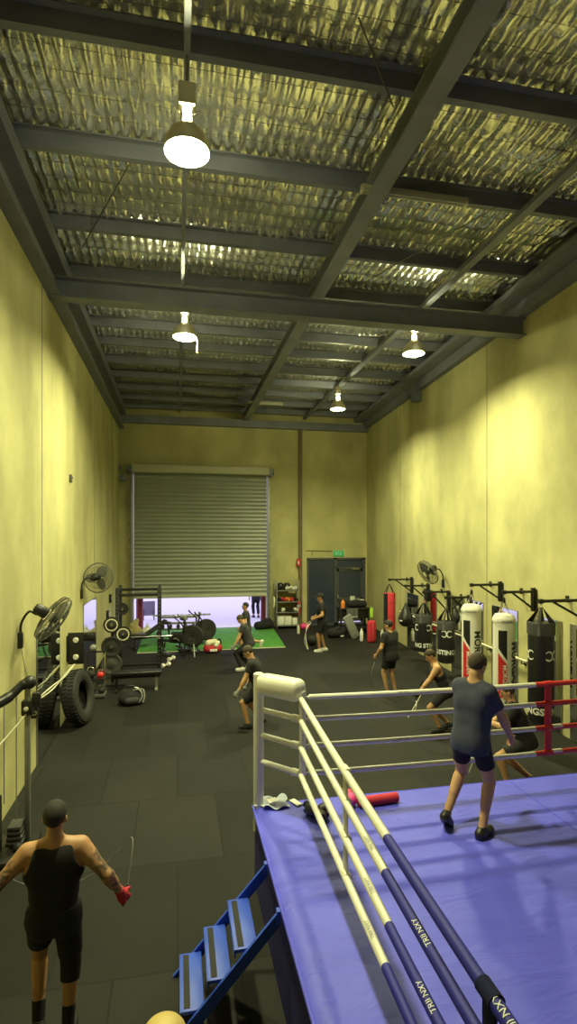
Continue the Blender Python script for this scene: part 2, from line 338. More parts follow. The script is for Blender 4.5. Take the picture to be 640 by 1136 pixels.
def figure(label, loc, yaw, H=1.75, ph=.93, pfwd=0, pyaw=0, lean=(0, 0), twist=0, head=(0, 0), hands=None, elbows=((-.6, -1, -.3), (.6, -1, -.3)),
           feet=None, fyaw=(8, -8), fpitch=(0, 0), knees=((-.1, 1, 0), (.1, 1, 0)), grip=(1, 1), palms=((1, 0, 0), (-1, 0, 0)),
           skin='skin', hair='hair', top='tee', topm='blackcloth', shorts=(.62, .62), shortm='blackcloth', shoem='blackrub', sockm=None, sock=.1, sock_only=None,
           glovem=None, gloves=(1, 1), cap=None, res=.0115, slim=1.0, sleeve=.55, leggings=None, group=None):
    S = H/1.75
    P = np.array([0, pfwd, ph]); u = nrm((lean[0], lean[1], 1)); pl = np.array([math.cos(R(pyaw)), math.sin(R(pyaw)), 0])
    t = R(pyaw+twist); ls = np.array([math.cos(t), math.sin(t), 0]); ls = nrm(ls-u*(ls@u)); fw = np.cross(u, ls)     # chest forward
    pfw = np.array([-pl[1], pl[0], 0])
    Nk = P+u*.52; sh = [Nk-u*.055-ls*.185*slim, Nk-u*.055+ls*.185*slim]; hip = [P-pl*.092-np.array([0, 0, .02]), P+pl*.092-np.array([0, 0, .02])]
    hands = hands or ((-.28, .12, .85), (.28, .12, .85)); feet = feet or ((-.12, 0, .085), (.12, 0, .085))
    el, wr, kn, an = [], [], [], []
    for i in (0, 1):
        e, q = ik(sh[i], hands[i], .29, .255, elbows[i]); el.append(e); wr.append(q)
        e, q = ik(hip[i], feet[i], .43, .42, knees[i]); kn.append(e); an.append(q)
    hy, hp = R(pyaw+twist+head[0]), R(head[1])       # head yaw (left +), pitch (down +)
    hf0 = np.array([-math.sin(hy), math.cos(hy), 0]); up = np.array([0, 0, 1.0])
    lz = (u*.6+up*.4); lz = lz/np.linalg.norm(lz)
    hf = nrm(hf0*math.cos(hp)-up*math.sin(hp)); hx = nrm(np.cross(hf, lz if abs(hf@lz) < .98 else up)); hz = np.cross(hx, hf)
    Hc = Nk+lz*.10+hz*.075+hf*.015; HR = np.stack([hx, hf, hz], 1)
    def hp_(x, y, z): return Hc+hx*x+hf*y+hz*z
    allp = [P, Hc, Nk]+el+wr+kn+an+sh+[wr[i]+nrm(wr[i]-el[i])*.16 for i in (0, 1)]
    lo = np.min(allp, 0)-.17; hi = np.max(allp, 0)+.17; lo[2] = min(lo[2], min(an[0][2], an[1][2])-.13)
    root = thing('person', label, 'person', loc, R(yaw), group)
    def out(name, F, m, parent=root):
        me = F.mesh(name, S)
        o = link(name, me, m, parent); return o
    def torso(F, g=0.0, k=.06, shoulders=True, top_only=False):
        if not top_only:
            F.cone(P-pl*.062*slim, P+pl*.062*slim, .102*slim+g, .102*slim+g, k)
            for q in (-1, 1): F.ell(P+pl*q*.065*slim-pfw*.045-np.array([0, 0, .03]), (.08*slim+g, .08+g, .10+g), None, k)
        F.cone(P+u*.16-ls*.062*slim, P+u*.16+ls*.062*slim, .102*slim+g, .102*slim+g, k)
        F.cone(P+u*.33-ls*.085*slim+fw*.01, P+u*.33+ls*.085*slim+fw*.01, .122*slim+g, .122*slim+g, k)
        F.cone(P+u*.43-ls*.10*slim, P+u*.43+ls*.10*slim, .088*slim+g, .088*slim+g, k)
        if shoulders:
            for q in (0, 1): F.cone(Nk+u*.01+(sh[q]-Nk)*.25, sh[q]-(sh[q]-Nk)*.12, .048+g, .055+g, .05)
    def hand(F, i, g=0.0):
        f = nrm(wr[i]-el[i]); n = A3(palms[i]); n = nrm(n-f*(n@f)); s = np.cross(f, n)
        if s@np.array([0, 1, 0]) < -.3 or (abs(s[1]) <= .3 and s[2] < 0): s = -s
        W = wr[i]; c = grip[i]
        for o in (-.028, 0, .026): F.cone(W+f*.012+s*o*.6, W+f*.088+s*o, .017+g, .0145+g, .015)
        for q in range(4):
            b = W+f*(.098-.004*abs(q-1))+s*(.031-.0205*q); L = .042*(1, 1.1, 1.02, .82)[q]; a = 0
            for seg_, (ln, bend, rr) in enumerate(((1, 62, .0092), (.68, 78, .0085), (.55, 45, .0078))):
                a += R(bend)*c+R(8); d = f*math.cos(a)+n*math.sin(a); e = b+d*L*ln; F.cone(b, e, rr+g, rr*.93+g, .005); b = e
        b = W+f*.028+s*.03+n*.006; e = b+nrm(s*.75+f*.7+n*.35)*.045; F.cone(b, e, .0125+g, .0105+g, .012)
        F.cone(e, e+nrm(f*.8+n*(.3+.7*c)-s*.25*c)*.034, .0105+g, .0088+g, .005)
    F = Field(lo, hi, res)
    torso(F)
    F.cone(Nk-u*.02, Hc-hz*.075-hf*.012, .058, .055, .035)
    for i in (0, 1):
        F.cone(sh[i], el[i], .062*slim, .043, .045); F.cone(sh[i]-(sh[i]-el[i])*.02, sh[i]+(el[i]-sh[i])*.35, .064*slim, .052*slim, .03)
        F.cone(el[i], wr[i], .042, .027, .02); F.cone(el[i]+(wr[i]-el[i])*.12, el[i]+(wr[i]-el[i])*.4, .044, .040, .03)
        hand(F, i)
        th = kn[i]-hip[i]; F.cone(hip[i]+pl*(-.008 if i else .008), kn[i], .092*slim, .056, .06)
        shn = an[i]-kn[i]; back = nrm(np.cross(shn, pl)); back = back if back@pfw < 0 else -back
        F.cone(kn[i], an[i], .054, .037, .02); F.cone(kn[i]+shn*.16+back*.014, kn[i]+shn*.5+back*.012, .052, .04, .03)
    ff, fm = [], []
    for i in (0, 1):
        y2 = R(pyaw+fyaw[i]); d0 = np.array([-math.sin(y2), math.cos(y2), 0]); pt = R(fpitch[i]); d = d0*math.cos(pt)-up*math.sin(pt); m_ = np.cross(np.cross(d, up), d); m_ = nrm(m_)
        ff.append(d); fm.append(m_); F.cone(an[i]-m_*.03-d*.03, an[i]-m_*.055+d*.14, .034, .024, .03)
    F.ell(hp_(0, -.012, .028), (.076, .097, .092), HR, .02); F.cone(hp_(0, .028, -.04), hp_(0, .05, -.082), .058, .036, .04)
    F.cone(hp_(0, .088, .005), hp_(0, .105, -.03), .010, .015, .012)
    for q in (-1, 1):
        F.ell(hp_(q*.078, -.012, -.012), (.012, .02, .031), HR, .008); F.ell(hp_(q*.032, .092, .008), (.016, .012, .010), HR, .008, (), -1)
    F.cone(hp_(-.02, .088, -.066), hp_(.02, .088, -.066), .009, .009, .008)
    body = out('body', F, skin)
    e = MB()
    for q in (-1, 1): e.ball(Vector((hp_(q*.032, .078, .006)*S).tolist()), .0125*S, 10)
    e.build('eyes', 'eye', root)
    e = MB(); e.tube([Vector((hp_(q*.024, .093-.35*abs(q*.024), -.066)*S).tolist()) for q in (-1, -.5, 0, .5, 1)], [.003*S, .006*S, .007*S, .006*S, .003*S], 8); e.build('mouth', 'lip', root)
    F = Field(Hc-.18, Hc+.18, min(res, .009))
    nn = nrm(-hz+.95*hf); F.ell(hp_(0, -.015, .032), (.083, .104, .098), HR, .0, [(hp_(0, 0, -.004), nn)])
    out('hair', F, hair)
    if cap:
        F = Field(Hc-.22, Hc+.24, min(res, .009)); F.ell(hp_(0, -.012, .036), (.09, .112, .102), HR, 0, [(hp_(0, 0, .035), -hz+.12*hf)])
        F.ell(hp_(0, .13, .045), (.072, .085, .012), HR, .01); out('cap', F, cap)
    Fl, Fh = lo, hi
    if top:
        F = Field(Fl, Fh, res); g = .014; torso(F, g, .06, top != 'tank')
        if top == 'tank':
            for q in (0, 1): F.cone(Nk-u*.01+(sh[q]-Nk)*.42, P+u*.36+ls*(.10 if q else -.10), .042, .07, .03)
            for q in (0, 1): F.ell(sh[q]+(sh[q]-Nk)*.22+u*.0, (.105, .125, .14), np.stack([ls, fw, u], 1), .01, (), -1)
            F.ell(Nk+u*.03+fw*.03, (.085, .12, .085), np.stack([ls, fw, u], 1), .01, (), -1)
        else:
            F.cone(P-pl*.062*slim-u*.08, P+pl*.062*slim-u*.08, .134*slim, .134*slim, .05)
            for q in (-1, 1): F.cone(P+pl*q*.062*slim-u*.10-pfw*.015, P+u*.34+ls*q*.075*slim+fw*.01, .130*slim, .132*slim, .06)
            for q in (-1, 1): F.ell(P+pl*q*.06*slim-pfw*.04-np.array([0, 0, .03]), (.105*slim, .098, .14), None, .08)
            for q in (0, 1):
                c = sh[q]+(el[q]-sh[q])*sleeve; dn = nrm(el[q]-sh[q]); F.cone(sh[q], sh[q]+(el[q]-sh[q])*(sleeve+.2), .076*slim, .066, .05, [(c, dn)])
            F.ell(Nk+u*.035, (.07, .075, .05), np.stack([ls, fw, u], 1), .008, (), -1)
        F.cut(P-u*(.115 if top != 'tank' else .02), -u); out('tank_top' if top == 'tank' else 't_shirt', F, topm)
    if shorts:
        F = Field(Fl, Fh, res); g = .02
        F.cone(P-pl*.062*slim, P+pl*.062*slim, .102*slim+g, .102*slim+g, .05)
        for q in (-1, 1): F.ell(P+pl*q*.065*slim-pfw*.045-np.array([0, 0, .03]), (.08*slim+g, .08+g, .10+g), None, .05)
        F.cone(P+u*.1-pl*.058*slim, P+u*.1+pl*.058*slim, .10*slim+g, .10*slim+g, .05)
        for i in (0, 1):
            c = hip[i]+(kn[i]-hip[i])*shorts[i]; dn = nrm(kn[i]-hip[i]); F.cone(hip[i], hip[i]+(kn[i]-hip[i])*(shorts[i]+.2), .104*slim, .084, .05, [(c, dn)])
        F.cut(P+u*.07, u); out('shorts', F, shortm)
    for i in (0, 1):
        if leggings and leggings[i]:
            F = Field(Fl, Fh, res); c = kn[i]+(an[i]-kn[i])*leggings[i]; dn = nrm(an[i]-kn[i]); F.cone(hip[i], kn[i], .098*slim, .064, .03, [(c, dn)]); F.cone(kn[i], an[i], .076, .06, .03, [(c, dn)]); out('leggings', F, 'blackcloth')
    for i in (0, 1):
        d, m_ = ff[i], fm[i]; o = an[i]-m_*.085
        F = Field(an[i]-.26, an[i]+.26, min(res, .009)); F.cone(an[i]-m_*.045-d*.045, an[i]-m_*.055+d*.135, .046, .037, .03); F.cone(an[i]+m_*.01, an[i]-m_*.04-d*.02, .043, .044, .03); F.cone(an[i]-m_*.05+d*.05, an[i]-m_*.055+d*.13, .048, .042, .02)
        F.cut(o, -m_); F.cut(an[i]+m_*.02, m_); sho = out('shoe', F, shoem)
        b = MB(); pts = [(-.088, .0), (-.075, .03), (-.02, .036), (.06, .046), (.12, .044), (.16, .026), (.172, 0)]
        s = np.cross(d, m_); poly = [o+d*a+s*b_ for a, b_ in pts]+[o+d*a-s*b_ for a, b_ in pts[-2:0:-1]]
        b.prism([Vector((q*S).tolist()) for q in poly], Vector((m_*0).tolist()), Vector((m_*.022*S).tolist())); b.build('sole', 'black' if shoem != 'white' else 'signwhite', sho)
        if sockm:
            F = Field(an[i]-.2, kn[i]+.25, min(res, .009)) if False else Field(np.minimum(an[i], kn[i])-.15, np.maximum(an[i], kn[i])+.15, min(res, .009))
            c = an[i]+nrm(kn[i]-an[i])*sock; F.cone(kn[i], an[i], .061, .044, .01, [(c, nrm(kn[i]-an[i]))]); out('sock', F, sockm)
        if glovem and gloves[i]:
            F = Field(wr[i]-.22, wr[i]+.22, min(res, .0085)); hand(F, i, .006); dn = nrm(el[i]-wr[i]); F.cone(wr[i]-dn*.03, wr[i]+dn*.05, .036, .037, .015, [(wr[i]+dn*.045, dn)]); out('glove', F, glovem)
    rot = Matrix.Rotation(R(yaw), 4, 'Z'); L3 = Vector(loc)
    def W(p): return (rot @ Vector((A3(p)*S).tolist()))+L3
    return root, dict(hand=[W(wr[i]+nrm(wr[i]-el[i])*.095+A3(palms[i])*.02) for i in (0, 1)], W=W, head=W(Hc))
def skipping_rope(label, hs, dirs, pts, m='grey', group=None, r=.004):
    c = (hs[0]+hs[1])/2; c.z = min(hs[0].z, hs[1].z); t = thing('skipping_rope', label, 'skipping rope', c, 0, group)
    for h, d in zip(hs, dirs):
        d = Vector(d).normalized(); MB().tube([h-c-d*.05, h-c, h-c+d*.09], [.012, .013, .011], 10).build('handle', 'brass' if m == 'brass' else 'darkgrey', t)
    ctrl = [hs[0]+Vector(dirs[0]).normalized()*.09]+[Vector(p) for p in pts]+[hs[1]+Vector(dirs[1]).normalized()*.09]
    MB().tube([p-c for p in spline(ctrl, 10)], r, 6).build('cord', m if m != 'brass' else 'grey', t); return t
def spline(P, n=8):
    P = [Vector(p) for p in P]; o = []
    for i in range(len(P)-1):
        a, b, c, d = P[max(i-1, 0)], P[i], P[i+1], P[min(i+2, len(P)-1)]
        for k in range(n):
            t = k/n; o.append(.5*((2*b)+(c-a)*t+(2*a-5*b+4*c-d)*t*t+(3*b-a-3*c+d)*t**3))
    return o+[P[-1]]
# ------------------------------------------------------------------ the hall
XL, YB, YF, ROOF = -2.12, 21.0, -2.6, 8.46
def slab(name, m, boxes, parent=None):
    b = MB()
    for (x0, x1, y0, y1, z0, z1) in boxes: b.box(((x0+x1)/2, (y0+y1)/2, (z0+z1)/2), (x1-x0, y1-y0, z1-z0))
    return b.build(name, m, parent, smooth=False)
struct(MB().prism([V(XL-.2, YF-.2, 0), V(wall_R(YF)+.2, YF-.2, 0), V(wall_R(YB)+.2, YB+.2, 0), V(XL-.2, YB+.2, 0)], (0, 0, -.12), (0, 0, 0)).build('floor', 'rubber', smooth=False))
struct(slab('wall_left', 'concrete', [(XL-.2, XL, YF-.2, YB+.2, 0, 8.7)]))
struct(MB().prism([V(wall_R(YF-.2), YF-.2, 0), V(wall_R(YF-.2)+.2, YF-.2, 0), V(wall_R(YB+.2)+.2, YB+.2, 0), V(wall_R(YB+.2), YB+.2, 0)], (0, 0, 0), (0, 0, 8.7)).build('wall_right', 'concrete', smooth=False))
struct(slab('wall_front', 'concrete', [(XL, wall_R(YF), YF-.2, YF, 0, 8.7)]))
DX0, DX1, DZ = -1.6, 3.4, 5.9; EX0, EX1, EZ = 5.02, 7.43, 2.68
struct(slab('wall_back', 'concrete', [(XL, DX0, YB, YB+.2, 0, 8.7), (DX0, DX1, YB, YB+.2, DZ, 8.7), (DX1, EX0, YB, YB+.2, 0, 8.7), (EX0, EX1, YB, YB+.2, EZ, 8.7), (EX1, wall_R(YB)+.02, YB, YB+.2, 0, 8.7)]))
struct(slab('driveway', 'ground', [(-40, 45, YB+.2, 80, -.12, -.01)]))
# vertical joints between the tilt-up panels
jm = mat('panel_joint', (.16, .14, .08), .8)
b = MB()
for y in (4.2, 9.3, 14.9, 18.9): b.box((XL+.002, y, 4.2), (.006, .018, 6.9))
struct(b.build('trim_1', jm, smooth=False))
b = MB()
for y in (5.2, 11.2, 17.0): b.box((wall_R(y)-.001, y, 4.2), (.006, .018, 7.4))
struct(b.build('trim_2', jm, smooth=False))
# foil blanket sagging between the wires of the safety mesh
def foil():
    nx, ny = 360, 400; x0, x1, y0, y1 = XL, 7.6, 1.2, YB
    xs = np.linspace(x0, x1, nx+1); ys = y0+(y1-y0)*np.linspace(0, 1, ny+1)**1.15
    X, Y = np.meshgrid(xs, ys, indexing='ij'); rng = np.random.RandomState(3)
    ci = np.floor(X/.14).astype(int); cj = np.floor(Y/.32).astype(int)
    tab = rng.rand(300, 300); tab2 = rng.rand(300, 300)
    a = .55+.75*tab[ci+60, cj % 300]; ph = (tab2[ci+60, cj % 300]-.5)*.25
    u = (X/.14) % 1; v = (Y/.32) % 1
    big = .02*np.sin(X*1.9+np.sin(Y*1.3)*1.5)*np.cos(Y*1.1)
    Z = ROOF+.03-.06*a*np.clip(np.sin(np.pi*np.clip(u+ph*np.sin(np.pi*u), 0, 1)), 0, 1)**.75*(.45+.55*np.abs(np.sin(np.pi*v))**.5)+big+.02*np.sin(Y*2*np.pi/1.6)
    ver = np.stack([X, Y, Z], -1).reshape(-1, 3)
    i = (np.arange(nx)[:, None]*(ny+1)+np.arange(ny)[None, :]).reshape(-1); q = np.stack([i, i+1, i+ny+2, i+ny+1], 1)
    me = bpy.data.meshes.new('ceiling'); me.from_pydata(ver.tolist(), [], q.tolist()); me.update()
    return struct(link('ceiling', me, 'foil'))
foil()
struct(slab('trim_3', 'greysteel', [(XL-.2, 7.8, YF-.2, YB+.2, 8.72, 8.76)]))          # roof sheet over the blanket
b = MB()
for k in range(66): b.cyl((XL, 1.3+k*.3, ROOF-.045), (7.0, 1.3+k*.3, ROOF-.045), .004, seg=4)
struct(b.build('trim_4', 'wire'))
PURL = [2.1, 3.75, 5.41, 7.07, 8.83, 10.42, 11.65, 12.79, 13.97, 15.37, 16.7, 18.0, 19.3, 20.6]
for k, y in enumerate(PURL):
    prof = [V(0, 0, .0), V(0, .09, 0), V(0, .09, .02), V(0, .012, .02), V(0, .012, .19), V(0, -.07, .19), V(0, -.07, .21), V(0, 0, .21)]
    struct(MB().prism([p+V(XL+.2, y, 8.235) for p in prof], (0, 0, 0), (6.98-XL-.2, 0, 0)).build('roof_purlin', 'steel', smooth=False))
struct(slab('roof_beam', 'steel', [(2.45, 2.68, 1.0, YB, 7.97, 7.99), (2.45, 2.68, 1.0, YB, 8.2, 8.22), (2.555, 2.575, 1.0, YB, 7.99, 8.2)]))
struct(slab('roof_bridging', 'steel', [(4.84, 4.97, 1.0, YB, 8.15, 8.23)]))
struct(slab('roof_bridging', 'steel', [(.06, .12, 1.0, YB, 8.20, 8.23)]))
struct(slab('portal_beam', 'steel', [(XL, 6.85, 9.62, 9.88, 7.5, 7.52), (XL, 6.85, 9.74, 9.76, 7.52, 7.82), (XL, 6.85, 9.62, 9.88, 7.82, 7.84), (6.83, 6.86, 9.6, 9.9, 7.42, 7.9)]))
struct(slab('eave_beam_left', 'steel', [(XL, XL+.13, 1.0, YB, 7.52, 7.8), (XL+.13, XL+.20, 1.0, YB, 7.52, 7.55), (XL, XL+.26, 1.0, YB, 8.0, 8.24)]))
b = MB(); b.prism([V(wall_R(1)-.5, 1, 0), V(wall_R(1), 1, 0), V(wall_R(YB), YB, 0), V(wall_R(YB)-.55, YB, 0)], (0, 0, 8.12), (0, 0, 8.24))
b.prism([V(wall_R(1)-.16, 1, 0), V(wall_R(1), 1, 0), V(wall_R(YB), YB, 0), V(wall_R(YB)-.16, YB, 0)], (0, 0, 7.86), (0, 0, 8.12))
struct(b.build('box_gutter', 'steel', smooth=False))
struct(slab('back_beam', 'steel', [(XL, wall_R(YB), YB-.22, YB, 7.72, 8.0)]))
for y in (9.75, 15.2): struct(slab('beam_bracket', 'steel', [(6.86, wall_R(y), y-.12, y+.12, 7.55, 8.2)]))
for p, q in (((143, 183), (92, 273)), ((551, 229), (412, 309)), ((398, 20), (436, 118))):
    struct(MB().cyl(at_floor(*p, 8.2), at_floor(*q, 8.2), .009, seg=6).build('brace_rod', 'wire'))
struct(slab('trim_5', 'brown', [(4.66, 4.80, YB-.12, YB, 0, 7.75)]))
struct(slab('trim_6', 'concrete', [(4.80, 4.97, YB-.07, YB, 0, 7.75)]))
struct(MB().tube([(4.97, YB-.03, 2.98), (6.05, YB-.03, 2.95)], .012, 8).tube([(5.22, YB-.03, 2.97), (5.22, YB-.03, 2.75)], .012, 8).build('trim_7', 'brown'))
struct(slab('turf_edge', 'cream', [(-1.2, 3.36, 17.0, 17.05, .0, .014)]))
struct(MB().prism([V(-1.2, 17.05, 0), V(3.36, 17.05, 0), V(3.62, YB, 0), V(-1.2, YB, 0)], (0, 0, .001), (0, 0, .016)).build('turf', 'turf', smooth=False))

# roller door, half raised
door = struct(bpy.data.objects.new('door_1', None)); col.objects.link(door); door.location = (0, YB-.1, 0)
bm = bmesh.new(); prev = None; zb = 1.30; n = int((6.02-zb)/.0125)
for k in range(n+1):
    z = zb+k*.0125; ph = (z-zb)/.15 % 1; y = .022*(1-abs(2*ph-1))**.6
    cur = [bm.verts.new((DX0+.02, y, z)), bm.verts.new((DX1-.02, y, z))]
    if prev: bm.faces.new((prev[0], prev[1], cur[1], cur[0]))
    prev = cur
me = bpy.data.meshes.new('curtain'); bm.to_mesh(me); bm.free(); link('curtain', me, 'shutter', door)
MB().box(((DX0+DX1)/2, -.0, 1.265), (DX1-DX0, .06, .09), bev=.012).build('bottom_rail', 'shutterbox', door)
MB().box(((DX0+DX1)/2+.01, -.14, 6.03), (DX1-DX0+.08, .36, .30), bev=.03).build('drum_cover', 'shutterbox', door)
for x in (DX0-.07, DX1+.05): MB().box((x, -.02, 2.93), (.10, .12, 5.86), bev=.01).build('guide_track', 'greysteel', door)
for x, s in ((DX0-.10, -1), (DX1+.12, 1)): MB().box((x, -.1, 6.0), (.14, .22, .34), bev=.02).cyl((x+s*.02, -.1, 6.02), (x+s*.12, -.1, 6.02), .11).build('end_bracket', 'steel', door)
b = MB()
for k in range(9):
    for x in (DX0-.13, DX1+.11): b.box((x, -.02, .9+k*.62), (.05, .05, .1))
b.build('track_bolts', 'steel', door)
# glazed exit doors
ed = struct(bpy.data.objects.new('door_2', None)); col.objects.link(ed); ed.location = (EX0, YB+.02, 0)
W_ = EX1-EX0; xm = 1.14
b = MB()
for x, q in ((.03, .07), (xm+.02, .12), (W_-.055, .12)): b.box((x, 0, EZ/2), (q, .12, EZ))
b.box((W_/2, 0, EZ-.035), (W_, .12, .07)); b.box((W_/2, 0, .04), (W_, .12, .08)); b.box(((xm+W_)/2, 0, 2.28), (W_-xm, .12, .05)); b.build('frame', 'doorframe', ed, smooth=False)
b = MB(); b.box((xm/2+.015, .01, EZ/2), (xm-.09, .05, EZ-.12)); b.build('side_panel', 'doorglass', ed, smooth=False)
MB().box(((xm+W_)/2, .01, 2.47), (W_-xm-.06, .03, .36)).build('transom_pane', 'doorglass', ed, smooth=False)
b = MB(); x0, x1 = xm+.06, W_-.10
for x in (x0+.05, x1-.05): b.box((x, -.01, 1.17), (.10, .06, 2.16))
for z in (.2, 1.02, 2.2): b.box(((x0+x1)/2, -.01, z), (x1-x0, .06, .14))
dl = b.build('door_leaf', 'doorframe', ed, smooth=False)
MB().box(((x0+x1)/2, 0, 1.63), (x1-x0-.2, .02, 1.1)).build('door_pane', 'doorglass', dl, smooth=False)
MB().box(((x0+x1)/2, 0, .62), (x1-x0-.2, .03, .72)).build('kick_panel', 'doorblue', dl, smooth=False)
MB().box((x1-.34, -.07, 2.24), (.34, .07, .06), bev=.01).tube([(x1-.30, -.1, 2.24), (x1-.75, -.16, 2.28)], .012, 8).build('door_closer', 'chrome', dl)
MB().box((x0+.05, -.06, 1.08), (.04, .03, .2), bev=.008).tube([(x0+.05, -.07, 1.08), (x0+.05, -.11, 1.08), (x0+.17, -.11, 1.08)], .011, 8).build('handle', 'chrome', dl)
b = MB(); b.box((.6, -.03, .95), (.02, .03, .3)); b.box((.12, -.03, 1.05), (.05, .02, .08)); b.build('push_handle', 'chrome', ed)
# ------------------------------------------------------------------ high-bay lamps
def lamp(p, label):
    t = thing('high_bay_lamp', label, 'lamp', p, 0, None)
    MB().lathe([(.216, 0), (.222, 0), (.212, .10), (.17, .18), (.09, .25), (.07, .27), (0, .27), (0, .262), (.06, .262), (.085, .243), (.165, .172), (.206, .098), (.216, 0)], seg=32).build('reflector', 'lampshell', t)
    MB().lathe([(0, .078), (.10, .08), (.17, .085), (.2, .092), (.19, .1), (0, .1)], seg=32).build('lens', 'lens', t)
    b = MB()
    for s in (-1, 1): b.box((s*.055, 0, .34), (.022, .06, .2))
    b.build('neck', 'lampshell', t)
    b = MB()
    for s in (-1, 1): b.ball((s*.022, 0, .33), (.018, .018, .05), 10)
    b.build('bulb', 'bulb', t)
    MB().box((0, 0, .54), (.17, .15, .22), bev=.02).build('ballast_box', 'lampshell', t)
    MB().cyl((0, 0, .65), (0, 0, .99), .008, seg=8).ring((0, 0, .67), .022, .005, (0, 1, 0), 12, 6).build('hanging_rod', 'wire', t); return t
LAMPS = [((.09, 5.41, 7.25), 'high bay lamp nearest the camera, large and glaring at the upper left'), ((.13, 10.42, 7.25), 'high bay lamp with a dangling cord, second along the left row'),
         ((4.73, 10.42, 7.25), 'high bay lamp on the right row, lit below the wide portal beam'), ((4.60, 15.37, 7.25), 'farthest lit high bay lamp, small above the right end of the hall')]
for i, (p, l) in enumerate(LAMPS):
    t = lamp(p, l)
    if i == 1: MB().tube(spline([(.1, -.03, .3), (.19, -.06, .06), (.235, -.06, -.08), (.225, -.06, -.26), (.25, -.06, -.30)]), .009, 6).build('dangling_cord', 'yellow', t)
def batten(x0, x1, y, z, label):
    t = thing('batten_light', label, 'ceiling light', ((x0+x1)/2, y, z)); L = x1-x0
    MB().box((0, 0, .055), (L, .09, .07), bev=.01).build('housing', 'shutterbox', t)
    for s in (-.03, .03): MB().cyl((-L/2+.05, s, .005), (L/2-.05, s, .005), .013, seg=10).build('fluorescent_tube', 'tube', t)
    for s in (-1, 1): MB().box((s*(L/2-.02), 0, .01), (.035, .1, .045), bev=.006).build('end_cap', 'cream', t)
batten(2.40, 3.95, 6.95, 8.12, 'unlit fluorescent batten under the roof by the nearest cross purlin'); batten(2.36, 3.58, 18.65, 8.1, 'small unlit fluorescent batten at the far end of the roof')
# ------------------------------------------------------------------ mirrors
def mirror(a, b_, z1, label):          # a, b_: ends on the floor line along a wall
    a, b_ = Vector(a), Vector(b_); d = b_-a; L = d.length; t = thing('wall_mirror', label, 'mirror', (a+b_)/2, math.atan2(d.y, d.x), 'mirrors along the '+('left' if a.x < 0 else 'right')+' wall')
    MB().box((0, 0, z1/2+.02), (L, .012, z1)).build('mirror_glass', 'mirror', t, smooth=False)
    b = MB()
    for s in (-1, 1): b.box((s*(L/2-.004), 0, z1/2+.02), (.012, .018, z1+.01))
    b.box((0, 0, z1+.02), (L, .018, .012)); b.build('edge_channel', 'greysteel', t, smooth=False)
mirror((XL+.012, 8.94, 0), (XL+.012, 10.58, 0), 2.0, 'tall wall mirror under the nearer left fan'); mirror((XL+.012, 13.15, 0), (XL+.012, 15.1, 0), 1.92, 'tall wall mirror beside the weight rack on the left wall')
for y0, y1, l in ((6.6, 8.27, 'wall mirror at the right edge of the picture, past the last pale strip'), (8.5, 9.42, 'wall mirror behind the black heavy bag nearest the ring'), (9.92, 10.95, 'wall mirror just behind the right white heavy bag'),
                  (11.35, 11.88, 'wall mirror behind the left white heavy bag'), (12.3, 13.03, 'wall mirror right of the second lettered black bag'), (14.0, 14.9, 'wall mirror between the two lettered black bags'), (15.35, 16.3, 'farthest wall mirror, behind the black teardrop bag')):
    mirror((wall_R(y0)-.012, y0, 0), (wall_R(y1)-.012, y1, 0), 1.98 if y0 < 15 else 1.72, l)
# ------------------------------------------------------------------ boxing ring
RX0, RX1, RY0, RY1, RZ = .75, 5.95, -.9, 5.5, .8
ring = thing('boxing_ring', 'raised boxing ring with blue canvas, white corner cushion and white, red and blue ropes', 'boxing ring', (RX0, RY1, 0))
ro = Vector((RX0, RY1, 0))
def rl(x, y, z): return Vector((x, y, z))-ro
bm = bmesh.new(); nx, ny = 90, 110
grid = [[None]*(ny+1) for _ in range(nx+1)]
for i in range(nx+1):
    for j in range(ny+1):
        x = RX0+(RX1-RX0)*i/nx; y = RY0+(RY1-RY0)*j/ny
        e = min(x-RX0, RX1-x, y-RY0, RY1-y); wv = .006*math.sin(x*9+3*math.sin(y*2.3))*math.sin(y*6+2*math.sin(x*1.7))*math.exp(-max(0, x-RX0)*1.6)
        grid[i][j] = bm.verts.new(rl(x, y, RZ-(.035 if e < .001 else 0)+(wv if e > .05 else 0)))
for i in range(nx):
    for j in range(ny): bm.faces.new((grid[i][j], grid[i+1][j], grid[i+1][j+1], grid[i][j+1]))
me = bpy.data.meshes.new('canvas'); bm.to_mesh(me); bm.free(); link('canvas', me, 'canvas', ring)
b = MB(); b.box(rl((RX0+RX1)/2, (RY0+RY1)/2, RZ/2-.03), (RX1-RX0-.03, RY1-RY0-.03, RZ-.06)); b.build('apron', 'darkblue', ring, smooth=False)
b = MB(); pts = [(RX0, RY0), (RX0, RY1), (RX1, RY1)]
b.tube([rl(x, y, RZ-.035) for x, y in pts], .016, 8); b.build('canvas_edge', 'canvas', ring)
b = MB()
b.box(rl((RX0+RX1)/2, 2.6, RZ+.002), (RX1-RX0-.2, .012, .005))
b.box(rl(3.6, (RY0+RY1)/2, RZ+.002), (.012, RY1-RY0-.2, .005)); b.build('canvas_seam', 'canvas', ring, smooth=False)
LV = [1.235, 1.50, 1.756, 1.965]
A_, B_, C_ = V(1.15, 5.10, 0), V(1.02, .10, 0), V(5.55, 5.15, 0)
